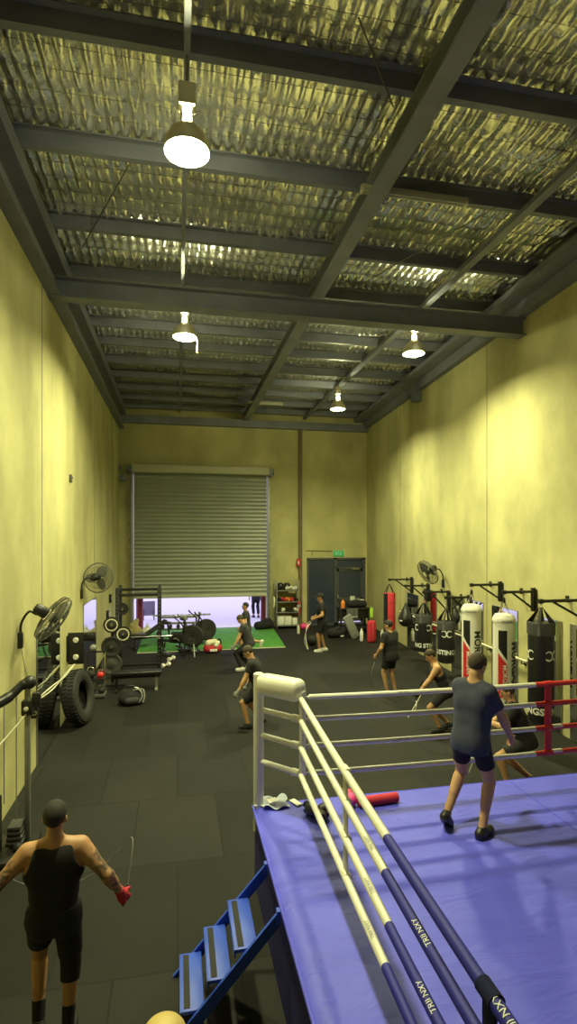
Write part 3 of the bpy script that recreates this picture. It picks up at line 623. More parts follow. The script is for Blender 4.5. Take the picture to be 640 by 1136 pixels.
def post(x, y, m, cushion, sx, sy):
    p = MB().cyl(rl(x, y, .55), rl(x, y, 2.12), .052, seg=18).ball(rl(x, y, 2.12), (.052, .052, .02), 18).box(rl(x, y, RZ+.012), (.098, .098, .02), bev=.004).build('corner_post', m, ring)
    for k, z in enumerate(LV[:3]): MB().cyl(rl(x+sx*.03, y+sy*.03, z+.01), rl(x+sx*.31, y+sy*.31, z), .028).cyl(rl(x+sx*.29, y+sy*.29, z), rl(x+sx*.345, y+sy*.345, z), .036).build('turnbuckle_arm', m, ring)
    q = MB(); ang = math.atan2(sy, sx); q.box(rl(x+sx*.19, y+sy*.19, 2.03), (.52, .20, .21), Euler((0, 0, ang)).to_matrix(), bev=.075, seg=4).build('corner_cushion', cushion, ring)
    q = MB(); q.box(rl(x+sx*.37, y+sy*.37, 1.62), (.035, .085, .82), Euler((0, 0, ang)).to_matrix(), bev=.012); q.build('corner_pad_strip', cushion, ring)
    MB().tube([rl(x+sx*.06, y+sy*.06+.0, 1.98), rl(x+sx*.34, y+sy*.34, 1.965)], .022).build('turnbuckle_arm', m, ring)
post(.80, 5.45, 'white', 'whitevinyl', 1, -1)
post(5.90, 5.45, 'red', 'red', -1, -1); post(.80, -.30, 'bluesteel', 'blueropecover', 1, 1)
def sagged(P, Q, z, sag, a=0.0, b_=1.0, n=24):
    return [rl(*(P+(Q-P)*(a+(b_-a)*k/n)).xy, z-sag*4*(a+(b_-a)*k/n)*(1-(a+(b_-a)*k/n))) for k in range(n+1)]
def rope_text(P, Q, z, sag, tc, size, ang, m, parent, flip=1):
    L = (Q-P).length; d = (Q-P).normalized()
    side = V(-1, 0, 0) if abs(d.y) > .5 else V(0, -1, 0)
    def f(x, y):
        t = tc+flip*x/L; c = rl(*(P+(Q-P)*t).xy, z-sag*4*t*(1-t)); a = ang+y/.03
        return c+(V(0, 0, 1)*math.cos(a)+side*math.sin(a))*.0285
    text_parts('TRII NXY', size, f, 'lettering', m, parent, .0)
SAG = [.03, .04, .05, .06]
for k, z in enumerate(LV):
    tw = (.47, .48, .47, .475)[k]
    rp = MB().tube(sagged(A_, B_, z, SAG[k]), .012, 8).build('rope', 'white', ring)
    ws = MB().tube(sagged(A_, B_, z, SAG[k], .008, tw), .0265, 14).build('white_sleeve', 'whitevinyl', rp)
    bs = MB().tube(sagged(A_, B_, z, SAG[k], tw, .99), .0265, 14).build('blue_sleeve', 'blueropecover', rp)
    rope_text(A_, B_, z, SAG[k], (.565, .575, .565, .70)[k], .042, .25, 'signwhite', rp, -1)
    if k < 3: rope_text(A_, B_, z, SAG[k], .42, .036, .25, 'grey', rp, -1)
    tr = (3.70-1.15)/(5.55-1.15)
    rp = MB().tube(sagged(A_, C_, z, .025), .012, 8).build('rope', 'white', ring)
    MB().tube(sagged(A_, C_, z, .025, .02, tr), .0255, 14).build('white_sleeve', 'whitevinyl', rp)
    MB().tube(sagged(A_, C_, z, .025, tr, .99), .0265, 14).build('red_sleeve', 'red', rp)
    if k in (1, 3): rope_text(A_, C_, z, .025, .24, .034, .9, 'grey', rp)
    if k in (0, 1):
        for a, bb in ((.615, .652), (.705, .77)): MB().tube(sagged(A_, C_, z+.004, .025, a, bb), .027, 12).build('pale_band', 'pink' if False else 'whitevinyl', rp)
def strap(x, y, m):
    b = MB(); side = x < 2; t = (A_.y-y)/(A_.y-B_.y) if side else (x-A_.x)/(C_.x-A_.x); d = V(0, 1, 0) if side else V(1, 0, 0); W2 = .045
    zs = [z-(SAG[k] if side else .025)*4*t*(1-t) for k, z in enumerate(LV)]
    for z in zs: b.tube([rl(x, y, z)-d*W2, rl(x, y, z)+d*W2], .0325, 16)
    for z0, z1 in zip(zs, zs[1:]): b.box(rl(x, y, (z0+z1)/2), (.014, 2*W2-.01, z1-z0) if side else (2*W2-.01, .014, z1-z0), bev=.004)
    b.build('rope_spacer_strap', m, ring)
strap(1.117, 3.55, 'whitevinyl'); strap(1.064, 1.72, 'bluestrap'); pR = at_Y(608, 760, 5.13); strap(pR.x, 5.13, 'red')
# blue steps
st = thing('ring_steps', 'blue metal steps with three grip-taped treads leaning on the ring side', 'steps', (.36, 4.15, 0)); so = V(.38, 4.15, 0)
for y in (4.44, 3.86):
    a, c = V(.0, y, .03)-so, V(.74, y, .80)-so; d = c-a
    b = MB(); b.prism([a+V(-.02, 0, -.03), a+V(.09, 0, -.03), c+V(.0, 0, -.09), c+V(-.0, 0, .02)], (0, -.012, 0), (0, .012, 0)); b.box(c+V(-.01, 0, -.03), (.025, .05, .10)); b.build('stringer', 'bluesteel', st, smooth=False)
for k in range(3):
    x, z = .12+.19*k, .17+.19*k
    tr = MB().box(V(x, 4.15, z)-so, (.17, .545, .028), bev=.003).box(V(x-.08, 4.15, z-.02)-so, (.012, .545, .05)).build('tread', 'bluesteel', st)
    MB().box(V(x-.035, 4.15, z+.0155)-so, (.045, .50, .004)).build('grip_strip', 'grip', tr, smooth=False)
b = MB()
for y in (4.44, 3.86): b.box(V(.60, y, .30)-so, (.035, .035, .60))
# things lying on the canvas
p0, p1 = at_floor(397, 890, RZ+.05), at_floor(441, 884, RZ+.05); c = (p0+p1)/2; c.z = RZ
t = thing('foam_roller', 'long pink-red foam roller lying on the blue canvas by the back ropes', 'foam roller', c); d = (p1-p0).normalized()
MB().lathe([(.0, -.0), (.040, .0), (.048, .006), (.048, (p1-p0).length-.006), (.040, (p1-p0).length), (.0, (p1-p0).length)], p0-c, d).build('foam_tube', 'redcloth', t)
MB().ring(p1-c+d*.001, .022, .004, d, 16, 6).build('core_rim', 'pinkred', t)
c = at_floor(389, 893, RZ); t = thing('boxing_glove', 'hot pink rounded glove beside the near end of the foam roller', 'glove', c)
MB().ball((0, 0, .062), (.065, .08, .062), 18).ball((-.055, -.02, .055), (.028, .05, .028), 12, (0, 0, .4)).build('mitt', 'pink', t); MB().lathe([(.042, 0), (.046, .03), (.045, .07), (.03, .075)], (0, .06, .055), (.2, 1, .15)).build('cuff', 'pinkred', t)
c = at_floor(304, 893, RZ); t = thing('towel', 'crumpled pale towel on the ring corner by the white post', 'towel', c)
bm = bmesh.new(); n = 22; g = [[bm.verts.new(((i/n-.5)*.27+.016*math.sin(j*.45), (j/n-.5)*.22+.014*math.sin(i*.4), .010+.022*(1+math.sin(i*.42+j*.25))*(.6+.4*math.cos(j*.38-i*.12))+.03*math.exp(-((i-11)**2+(j-9)**2)/40))) for j in range(n+1)] for i in range(n+1)]
for i in range(n):
    for j in range(n): bm.faces.new((g[i][j], g[i+1][j], g[i+1][j+1], g[i][j+1]))
me = bpy.data.meshes.new('cloth'); bm.to_mesh(me); bm.free(); link('cloth', me, mat('pale_towel', (.55, .60, .72), .9), t)
MB().box((-.02, -.03, .062), (.12, .07, .012), (.15, .1, .5), bev=.004).build('label_patch', 'signwhite', t)
c = at_floor(328, 891, RZ); t = thing('mobile_phone', 'small dark phone with a pale screen lying on the canvas', 'phone', c, R(25))
MB().box((0, 0, .006), (.078, .16, .010), bev=.004).build('phone_case', 'black', t); MB().box((0, .005, .0115), (.062, .13, .002)).build('screen', 'signwhite', t)
c = at_floor(340, 897, RZ); t = thing('hand_wrap', 'black rolled hand wrap between phone and boxing gloves on the canvas', 'hand wrap', c, .5)
MB().lathe([(0, 0), (.035, 0), (.035, .05), (0, .05)], (0, -.03, .036), (.2, 1, 0)).build('roll', 'blackcloth', t); MB().tube(spline([(.03, 0, .01), (.07, -.02, .006), (.10, .01, .006), (.13, -.01, .005)]), .008, 6).build('loose_end', 'blackcloth', t)
def glove(loc, rz, label, m, group=None):
    t = thing('boxing_glove', label, 'glove', loc, rz, group)
    MB().ball((0, .02, .065), (.062, .088, .06), 18, (.2, 0, 0)).ball((0, .075, .045), (.052, .04, .036), 14).ball((.055, 0, .06), (.026, .055, .027), 12, (.1, 0, -.35)).build('mitt', m, t)
    MB().lathe([(.040, 0), (.045, .02), (.047, .08), (.043, .085), (.0, .085)], (0, -.04, .062), (0, -1, .0)).build('cuff', m, t); return t
glove(at_floor(348, 907, RZ), .5, 'left one of the black boxing gloves left on the canvas', 'blackleather'); glove(at_floor(358, 908, RZ), -.4, 'right one of the black boxing gloves left on the canvas', 'blackleather')

# ------------------------------------------------------------------ bag brackets on the right wall
def bracket(tip, post_xyz, pz0, label):
    y = post_xyz.y; wx = wall_R(y); o = V(wx-.02, y, tip.z); t = thing('bag_bracket', label, 'bracket', o, 0, 'bag brackets along the right wall')
    zt, zb = post_xyz.z-tip.z, pz0-tip.z; a = tip.x-o.x
    MB().box((-.03, 0, (zt+zb)/2), (.07, .07, zt-zb), bev=.006).box((.0, 0, (zt+zb)/2), (.03, .14, zt-zb-.06), bev=.004).build('wall_post', 'black', t)
    MB().box((a/2-.03, 0, -.0), (abs(a), .05, .05), bev=.006).box((a, 0, 0), (.07, .075, .075), bev=.01).build('arm', 'black', t)
    MB().cyl((-.05, 0, zb+.06), (a*.72, 0, -.02), .02, seg=10).build('strut', 'black', t)
    MB().cyl((-.01, .42, -.03), (a*.62, .02, .0), .014, seg=8).build('side_brace', 'black', t); MB().box((.0, .42, -.03), (.03, .07, .12), bev=.005).build('brace_plate', 'black', t)
    return t
def rw(px, py):
    t = (px-320)/F_PX; d = 6.12/((t*cY+sY)-.066*(cY-t*sY)); Y = d*(cY-t*sY); return V(6.12+.066*Y, Y, CAM_H-(py-HORIZON)*d/F_PX)
BR = [(432, 458, 643, 640, 658, 'wall bracket holding the red heavy bag'), (450, 476, 650, 647, 667, 'wall bracket holding the black teardrop bag'), (470, 499, 657, 655, 680, 'wall bracket holding the farther lettered black bag'),
      (495, 522, 663, 660, 680, 'wall bracket holding the nearer lettered black bag'), (523, 557, 649, 645, 667, 'wall bracket holding the left white heavy bag'), (559, 594, 657, 652, 678, 'wall bracket holding the right white heavy bag'),
      (600, 650, 667, 660, 690, 'wall bracket holding the big black bag nearest the ring')]
TIPS = []
for tip, pst, yt, p1_, p2_, l in BR:
    a = rw(pst, p1_); c = rw(pst, p2_); q = at_Y(tip, yt, a.y); bracket(q, a, c.z, l); TIPS.append(q)
# ------------------------------------------------------------------ heavy bags
def face(p): return math.atan2(-p.y, -p.x)
def hang(t, z0, z1, m='chrome'):           # chain from the arm down to the bag's ring
    b = MB(); n = max(2, int((z1-z0)/.045))
    for k in range(n):
        z = z0+(z1-z0)*(k+.5)/n; b.ring((0, 0, z), .016, .0045, (1, 0, 0) if k % 2 else (0, 1, 0), 10, 5)
    b.build('chain', m, t)
def sting(t, r, a0, zt, zs, words=True):
    for s in (-1, 1):
        bmx = bmesh.new(); ac = a0+s*.062/r*1.05; rows = []
        for k in range(29):
            q = math.pi*(1.0 if s > 0 else 0)+math.pi*(-.80+1.6*k/28); wd = .004+.009*abs(math.cos(q*.5+(math.pi/2 if s > 0 else 0)))**1.0
            rr = [(.062-wd), (.062+wd)]
            rows.append([bmx.verts.new(((r+.004)*math.cos(ac+p*math.cos(q)/r), (r+.004)*math.sin(ac+p*math.cos(q)/r), zt+1.15*p*math.sin(q))) for p in rr])
        for A, B in zip(rows, rows[1:]): bmx.faces.new((A[0], B[0], B[1], A[1]))
        me = bpy.data.meshes.new('emblem'); bmx.to_mesh(me); bmx.free(); link('emblem', me, 'signwhite', t, smooth=False)
    if words: text_parts('STING', .15, wrap(r+.004, a0, zs), 'lettering', 'signwhite', t, .006)
def black_bag(tip, zr, zb, r, label, da, emblem_z, word_z, px=None):
    c = tip.copy()
    if px is not None: c = at_Y(px, 700, tip.y)
    o = V(c.x, c.y, zb); t = thing('heavy_bag', label, 'punching bag', o, 0); H = zr-zb
    MB().lathe([(0, 0), (r*.8, .0), (r*.97, .02), (r, .06), (r, H*.5), (r, H-.04), (r*.97, H-.01), (r*.9, H), (0, H)], seg=32).build('bag_body', 'blackleather', t)
    MB().lathe([(r+.003, H-.20), (r+.003, H-.03), (r*.99, H), (r*.93, H+.005), (r*.9, H-.01)], seg=32).build('top_band', 'darkgrey', t)
    apex = min(H+.30, tip.z-zb-.10); b = MB()
    for k in range(4):
        a = math.pi/4+k*math.pi/2; e = V(math.cos(a), math.sin(a), 0); s = V(-math.sin(a), math.cos(a), 0)
        b.prism([e*(r+.006)-s*.022+V(0, 0, H-.2), e*(r+.006)+s*.022+V(0, 0, H-.2), e*(r+.006)+s*.022+V(0, 0, H), e*.02+s*.014+V(0, 0, apex), e*.02-s*.014+V(0, 0, apex), e*(r+.006)-s*.022+V(0, 0, H)], (0, 0, 0), e*.006)
    b.build('hanging_straps', 'darkgrey', t); MB().ring((0, 0, apex+.02), .03, .006, (0, 1, 0), 16, 6).build('swivel_ring', 'chrome', t)
    hang(t, apex+.04, tip.z-zb-.03); a0 = face(o)+da
    for q in (0, 2.1, -2.1): sting(t, r, a0+q, emblem_z-zb, word_z-zb)
    return t
black_bag(TIPS[6], 2.12, .50, .2, 'big black heavy bag with a white ring emblem behind the red ropes', .95, 1.60, .70)
black_bag(TIPS[3], 1.50, .52, .205, 'nearer of the two lettered black bags, white emblem facing the camera', .05, 1.22, .78)
black_bag(TIPS[2], 1.50, .55, .215, 'farther of the two lettered black bags, next to the teardrop bag', .9, 1.18, .72)
def white_bag(tip, zt, zb, r, label, da):
    o = V(tip.x, tip.y, zb); t = thing('heavy_bag', label, 'punching bag', o, 0); H = zt-.10-zb; a0 = face(o)+da
    MB().lathe([(0, 0), (r*.85, 0), (r, .03), (r, H), (r*.99, H+.01), (0, H+.01)], seg=32).build('bag_body', 'whitevinyl', t)
    MB().lathe([(r*.98, H-.06), (r+.012, H-.055), (r+.014, H-.01), (r*.98, H+.03), (r*.8, H+.085), (r*.4, H+.1), (0, H+.1)], seg=32).build('top_cap', 'white', t)
    L = lambda q: q-zb
    bm = patch(r+.003, a0-.92, a0-.14, lambda s: L(1.42-.22*s), lambda s: L(1.76)); me = bpy.data.meshes.new('black_panel'); bm.to_mesh(me); bm.free(); link('black_panel', me, 'black', t)
    bm = patch(r+.003, a0-.95, a0-.12, lambda s: L(.50), lambda s: L(1.34-.22*s)); me = bpy.data.meshes.new('red_panel'); bm.to_mesh(me); bm.free(); rp = link('red_panel', me, 'red', t)
    text_parts('MORGAN', .11, wrap(r+.006, a0-.35, L(.88), 1), 'lettering', 'signwhite', rp, .001)
    text_parts('MORGAN', .205, wrap(r+.004, a0+.62, L(1.10), 1), 'lettering', 'black', t, .006); text_parts('MORGAN', .205, wrap(r+.004, a0+math.pi, L(1.10), 1), 'lettering', 'black', t, .006)
    text_parts('MORGAN', .05, wrap(r+.018, a0-.10, H-.035), 'lettering', 'black', t)
    b = MB(); ap = min(H+.34, tip.z-zb-.08)
    for k in range(4):
        a = k*math.pi/2+.5; b.cyl((r*.6*math.cos(a), r*.6*math.sin(a), H+.06), (.01*math.cos(a), .01*math.sin(a), ap), .006, seg=6)
    b.build('chain_legs', 'chrome', t); MB().lathe([(0, 0), (.025, 0), (.03, .04), (.022, .10), (0, .11)], (0, 0, ap-.05)).build('swivel', 'black', t); hang(t, ap+.06, tip.z-zb-.03); return t
white_bag(TIPS[4], 2.09, .32, .2, 'left of the two white heavy bags, with black and red panels', .0); white_bag(TIPS[5], 2.06, .30, .2, 'right of the two white heavy bags, straight behind the red and white rope joint', .42)
# red bag
o = V(TIPS[0].x, TIPS[0].y, .58); t = thing('heavy_bag', 'red and black heavy bag, farthest along the right wall', 'punching bag', o); r = .178; H = 1.2; a0 = face(o)
MB().lathe([(0, 0), (r*.85, 0), (r, .03), (r, H-.02), (r*.95, H), (0, H)], seg=32).build('bag_body', 'redcloth', t)
bm = patch(r+.003, a0-1.9, a0-.30, lambda s: .01, lambda s: H-.01, n=16); me = bpy.data.meshes.new('black_panel'); bm.to_mesh(me); bm.free(); link('black_panel', me, 'black', t)
b = MB(); b.ring((0, 0, H-.28), r+.002, .006, seg=32, ts=6).ring((0, 0, H-.70), r+.002, .006, seg=32, ts=6); b.build('seam_band', 'black', t)
b = MB()
for k in range(4):
    a = k*math.pi/2+.6; e = V(math.cos(a), math.sin(a), 0); b.tube([e*(r+.004)+V(0, 0, H-.14), e*(r+.004)+V(0, 0, H), e*.02+V(0, 0, H+.27)], .012, 6)
b.build('hanging_straps', 'black', t); hang(t, H+.27, TIPS[0].z-.58-.03)
# teardrop bag
o = V(TIPS[1].x, TIPS[1].y, .95); t = thing('teardrop_bag', 'black teardrop punching bag hanging beside the red heavy bag', 'punching bag', o)
MB().lathe([(0, 0), (.10, .02), (.18, .09), (.215, .19), (.205, .28), (.16, .38), (.10, .50), (.05, .60), (.035, .66), (0, .67)], seg=28).build('bag_body', 'blackleather', t)
b = MB()
for k in range(4):
    a = k*math.pi/2+.3; b.tube([V(math.cos(a)*q, math.sin(a)*q, z) for q, z in ((.213, .24), (.17, .38), (.11, .50), (.06, .60), (.02, .70))], .010, 6)
b.build('straps', 'darkgrey', t)
a0 = face(o); bm = patch(.219, a0-.9, a0-.45, lambda s: .18, lambda s: .215); me = bpy.data.meshes.new('logo_mark'); bm.to_mesh(me); bm.free(); link('logo_mark', me, 'signwhite', t); hang(t, .70, TIPS[1].z-.95-.03)
# pale rail along the right wall
p, q = V(wall_R(9.45)-.10, 9.45, 1.08), V(wall_R(16.8)-.10, 16.8, 1.08); c = p.copy(); t = thing('wall_rail', 'long pale handrail fixed low along the right wall behind the bags', 'rail', c)
MB().cyl((0, 0, 0), q-c, .024).build('rail_tube', 'cream', t); MB().ball((0, 0, 0), (.045, .05, .045), 14).build('end_knob', 'cream', t)
for k in range(6): 
    y = 9.65+k*1.38; MB().tube([V(wall_R(y), y, 1.0)-c, V(wall_R(y)-.09, y, 1.0)-c, V(wall_R(y)-.10, y, 1.06)-c], .012, 8).box(V(wall_R(y)-.008, y, 1.0)-c, (.014, .07, .09)).build('rail_bracket', 'black', t)
# ------------------------------------------------------------------ wall fans
def fan(center, n, mount, label, Rr=.34):
    n = Vector(n).normalized(); t = thing('wall_fan', label, 'fan', mount); c = center-mount; m = frame(n)
    b = MB()
    def ringp(rr, z): b.ring(c+n*z, rr, .0045, n, 40, 5)
    for rr, z in ((Rr, 0), (Rr*.97, .045), (Rr*.97, -.045), (Rr*.7, .085), (Rr*.7, -.08), (Rr*.42, .10), (.09, .105), (.1, -.1)): ringp(rr, z)
    for k in range(44):
        a = 2*math.pi*k/44; e = m @ V(math.cos(a), math.sin(a), 0)
        b.tube([c+e*q+n*z for q, z in ((.07, .105), (Rr*.42, .10), (Rr*.7, .085), (Rr*.97, .045), (Rr, 0), (Rr*.97, -.045), (Rr*.7, -.08), (.09, -.10))], .0028, 4, cap=False)
    b.ring(c, Rr, .009, n, 40, 8); b.build('guard', 'guard', t)
    b = MB()
    for k in range(3):
        a = 2*math.pi*k/3; rows = []
        for i in range(9):
            q = .06+i/8*(Rr*.88-.06); wd = .05+.11*math.sin(math.pi*min(1, .15+i/8*.8)); row = []
            for j in range(5):
                s = (j/4-.5)*2*wd; ang = a+s/max(q, .12)*.75; row.append(b.bm.verts.new(c+m @ V(q*math.cos(ang), q*math.sin(ang), .0)+n*(s*.28)))
            rows.append(row)
        for A, B in zip(rows, rows[1:]):
            for j in range(4): b.bm.faces.new((A[j], A[j+1], B[j+1], B[j]))
    bl = b.build('blades', 'blade', t)
    MB().lathe([(0, .06), (.05, .05), (.065, .02), (.065, -.02), (0, -.03)], c, n).build('hub', 'black', t)
    MB().lathe([(0, -.30), (.05, -.29), (.075, -.25), (.08, -.14), (.075, -.11), (0, -.10)], c, n).build('motor_housing', 'black', t)
    back = c-n*.22
    MB().tube(spline([V(0, 0, 0), V(0, 0, .16)+back*.05, back*.45+V(0, 0, .17), back*.85+V(0, 0, -.01), back], 8), .017, 10).build('swan_neck_arm', 'black', t)
    MB().box((0, 0, -.06), (.06, .07, .22), bev=.012).build('wall_mount', 'black', t); return t
fan(at_X(59, 686, -1.70), (.72, .30, -.60), V(XL+.03, 7.98, 2.16), 'wall fan on the left wall nearest the camera, tilted steeply and seen edge-on')
fan(at_X(109, 641, -1.78), (.25, .95, -.12), V(XL+.03, 12.8, 2.30), 'round wall fan on the left wall farther back, seen face-on')
fm = rw(492.5, 645); fan(at_Y(474.5, 635, fm.y-.25), (-.86, -.18, -.50), V(fm.x-.03, fm.y, fm.z), 'wall fan on the right wall above the black bags')
t = thing('fan_cord', 'thin cord running down the left wall below the nearest fan', 'cord', at_X(25, 712, XL+.01)); c = t.location.copy()
MB().tube([Vector(q)-c for q in spline([at_X(22, 708, XL+.012), at_X(26, 732, XL+.012), at_X(31, 755, XL+.012), at_X(34, 772, XL+.012)])], .005, 6).build('cable', 'grey', t)
# ------------------------------------------------------------------ left side gear
def plate(c, axis, r, th, label, m='blackrub', ringm=None, group=None):
    t = thing('weight_plate', label, 'weight plate', c, 0, group); ax = Vector(axis).normalized()
    MB().lathe([(.025, -th/2), (r*.4, -th/2), (r*.45, -th*.36), (r*.78, -th*.36), (r*.82, -th/2), (r*.97, -th/2), (r, -th*.35), (r, th*.35), (r*.97, th/2), (r*.82, th/2), (r*.78, th*.36), (r*.45, th*.36), (r*.4, th/2), (.025, th/2), (.025, -th/2)], (0, 0, 0), ax, 32).build('disc', m, t)
    if ringm: MB().lathe([(r*.62, -th*.42), (r*.76, -th*.42), (r*.76, th*.42), (r*.62, th*.42), (r*.62, -th*.42)], (0, 0, 0), ax, 32).build('coloured_ring', ringm, t)
    MB().lathe([(.024, -th*.55), (.04, -th*.55), (.04, th*.55), (.024, th*.55), (.024, -th*.55)], (0, 0, 0), ax, 20).build('hub_ring', 'chrome', t); return t
# power rack
ra, rb = at_floor(131, 753), at_floor(176.5, 742); rb.y = ra.y = (ra.y+rb.y)/2+.0
ra = V(-1.47, 14.1, 0); rb = V(-.46, 14.1, 0); rc = (ra+rb)/2; hw = (rb.x-ra.x)/2; RD = .85
t = thing('power_rack', 'black power rack with four uprights standing by the roller door', 'squat rack', rc)
for sx in (-1, 1):
    for y in (0, RD):
        u = MB().box((sx*hw, y, 1.12), (.075, .075, 2.24), bev=.006); u.build('upright', 'black', t)
b = MB()
for sx in (-1, 1):
    for k in range(18): b.cyl((sx*hw, -.041, .35+k*.1), (sx*hw, -.036, .35+k*.1), .013, seg=8)
b.build('peg_holes', 'grey', t)
for y, z in ((0, 2.06), (RD, 2.12), (RD, .12), (0, .10)): MB().box((0, y, z), (2*hw, .06, .07), bev=.006).build('crossbar', 'black', t)
for sx in (-1, 1):
    for z in (2.18, .06): MB().box((sx*hw, RD/2, z), (.06, RD, .07), bev=.006).build('side_bar', 'black', t)
    MB().box((sx*hw, -.09, .98), (.07, .12, .03), bev=.005).box((sx*hw, -.145, 1.01), (.07, .015, .09), bev=.004).build('bar_hook', 'greysteel', t)
    MB().box((sx*hw, RD/2, .62), (.05, RD, .05), bev=.005).build('safety_bar', 'black', t)
def barbell(c, half, label, rc_=.014, inner=.5):
    t = thing('barbell', label, 'barbell', c)
    MB().cyl((-inner, 0, 0), (inner, 0, 0), rc_, seg=12).build('shaft', 'chrome', t)
    for s in (-1, 1): MB().cyl((s*inner, 0, 0), (s*half, 0, 0), .025, seg=14).lathe([(0, 0), (.036, 0), (.036, .02), (0, .02)], (s*inner, 0, 0), (s, 0, 0)).build('sleeve', 'chrome', t)
    return t
bc = V(rc.x+.02, 14.0, 1.025); barbell(bc, .80, 'barbell resting on the hooks of the power rack', inner=.56)
# plate tree with pegs, in front of the rack's left upright
tp = V(-1.52, 13.5, 0); t = thing('plate_tree', 'black plate tree with forward pegs at the left of the power rack', 'weight rack', tp)
MB().box((.06, .05, .03), (.50, .5, .05), bev=.008).build('base', 'black', t); MB().box((0, .1, .76), (.07, .07, 1.48), bev=.006).build('mast', 'black', t); MB().box((.13, .1, 1.21), (.26, .05, .05), bev=.005).build('side_arm', 'black', t)
PEGS = [(0, 1.44), (.26, 1.21), (0, .93), (0, .52)]
for x, z in PEGS: MB().cyl((x, .1, z), (x, -.18, z), .022).build('peg', 'chrome', t)
def on_peg(k, y, r, l, ringm=None, m='blackrub'): return plate((tp.x+PEGS[k][0], tp.y+y, PEGS[k][1]), (0, 1, 0), r, .055, l, m, ringm)
on_peg(0, -.10, .19, 'black plate with a pale yellow ring on the top peg of the plate tree', 'cream'); on_peg(1, -.10, .19, 'black plate with a pale yellow ring on the side peg of the plate tree', 'cream')
on_peg(2, -.12, .235, 'big black plate on the middle peg of the plate tree, in front'); on_peg(2, -.03, .225, 'black plate on the middle peg, behind the big black one')
on_peg(3, -.11, .24, 'dark grey plate on the lowest peg of the plate tree, in front', None, 'darkgrey'); on_peg(3, -.03, .225, 'black plate on the lowest peg, behind the dark grey one')
q = V(ra.x+.05, 14.1+RD-.09, 1.62); plate(q, (0, 1, .0), .16, .05, 'black plate stored high on the rear left upright of the rack')
# flat bench
bo = at_floor(153, 766); bo = V(-.92, 12.95, 0); t = thing('flat_bench', 'low black flat bench standing in front of the power rack', 'bench', bo)
MB().box((0, 0, .40), (1.12, .28, .09), bev=.03, seg=3).build('pad', 'blackleather', t); MB().box((0, 0, .31), (1.0, .06, .06), bev=.006).build('frame', 'black', t)
for s in (-1, 1):
    MB().box((s*.44, 0, .165), (.06, .06, .27), bev=.005).build('leg', 'greysteel' if s > 0 else 'black', t); MB().box((s*.44, 0, .025), (.06, .42, .05), bev=.01).build('foot', 'greysteel' if s > 0 else 'black', t)
# backpack
bo = at_floor(145, 781); t = thing('backpack', 'black sports backpack slumped on the rubber floor before the bench', 'bag', bo, .3)
F = Field((-.35, -.3, -.02), (.35, .3, .5), .012); F.cone((-.13, 0, .13), (.14, .0, .13), .13, .15, .05); F.cone((-.1, .03, .22), (.10, .04, .2), .11, .10, .05); F.cone((.16, -.08, .09), (.2, .05, .1), .09, .08, .04); F.cut((0, 0, 0), (0, 0, -1))
link('bag_body', F.mesh('bag_body'), 'blackcloth', t); F = Field((-.35, -.4, -.02), (.35, .3, .5), .012); F.cone((-.09, -.13, .10), (.09, -.13, .1), .075, .075, .04); F.cut((0, 0, .001), (0, 0, -1)); link('front_pocket', F.mesh('front_pocket'), 'greycloth', t)
MB().tube(spline([(-.1, .02, .3), (-.04, -.02, .39), (.06, -.02, .37), (.10, .03, .27)]), .014, 8).build('carry_handle', 'black', t)
for s in (0, 1): MB().tube(spline([(.05+.09*s, -.02, .29), (.16+.07*s, -.10, .30), (.20+.05*s, -.15, .17), (.12+.09*s, -.17, .05)]), .017, 8).build('shoulder_strap', 'grey', t)
MB().box((.11, -.03, .335), (.09, .05, .02), (.2, .3, .4), bev=.006).build('white_tag', 'signwhite', t)
# kettlebells and weights on a low stand under the second mirror
wo = at_floor(107, 771); wo = V(-1.76, 12.55, 0); t = thing('weight_stand', 'small two-tier weight stand with a bright steel bar against the left wall', 'weight rack', wo)
MB().box((0, 0, .05), (.44, .36, .06), bev=.01).build('base', 'darkgrey', t); MB().box((0, .02, .40), (.42, .26, .03), bev=.005).build('shelf', 'black', t)
for s in (-1, 1): MB().cyl((s*.19, .1, .08), (s*.19, .1, .98), .017).build('frame_post', 'chrome' if s > 0 else 'black', t)
MB().box((0, .10, .97), (.42, .035, .035), bev=.006).build('top_bar', 'black', t)
def kettle(c, r, l, m):
    t = thing('kettlebell', l, 'kettlebell', c)
    MB().ball((0, 0, r*.92), (r, r, r*.95), 20).cyl((0, 0, 0), (0, 0, r*.3), r*.6).build('bell', m, t); MB().tube(spline([(-r*.55, 0, r*1.55), (-r*.62, 0, r*2.0), (-r*.3, 0, r*2.35), (r*.3, 0, r*2.35), (r*.62, 0, r*2.0), (r*.55, 0, r*1.55)], 6), r*.15, 10).build('handle', 'chrome', t)
kettle(wo+V(-.09, -.05, .08), .115, 'large black kettlebell on the base of the weight stand', 'blackrub'); kettle(wo+V(.13, -.02, .08), .075, 'small black kettlebell at the right of the weight stand base', 'blackrub')
kettle(wo+V(-.10, .0, .415), .10, 'black kettlebell on the upper shelf of the weight stand', 'blackrub'); kettle(wo+V(.10, -.01, .415), .075, 'red kettlebell on the upper shelf of the weight stand', 'red')
t = thing('medicine_ball', 'grey ball balanced on the top bar of the weight stand', 'ball', wo+V(-.06, .10, .99)); MB().ball((0, 0, .075), .075, 20).build('shell', 'grey', t); MB().ring((0, 0, .075), .075, .003, (0, 1, .3), 24, 5).build('seam', 'darkgrey', t)
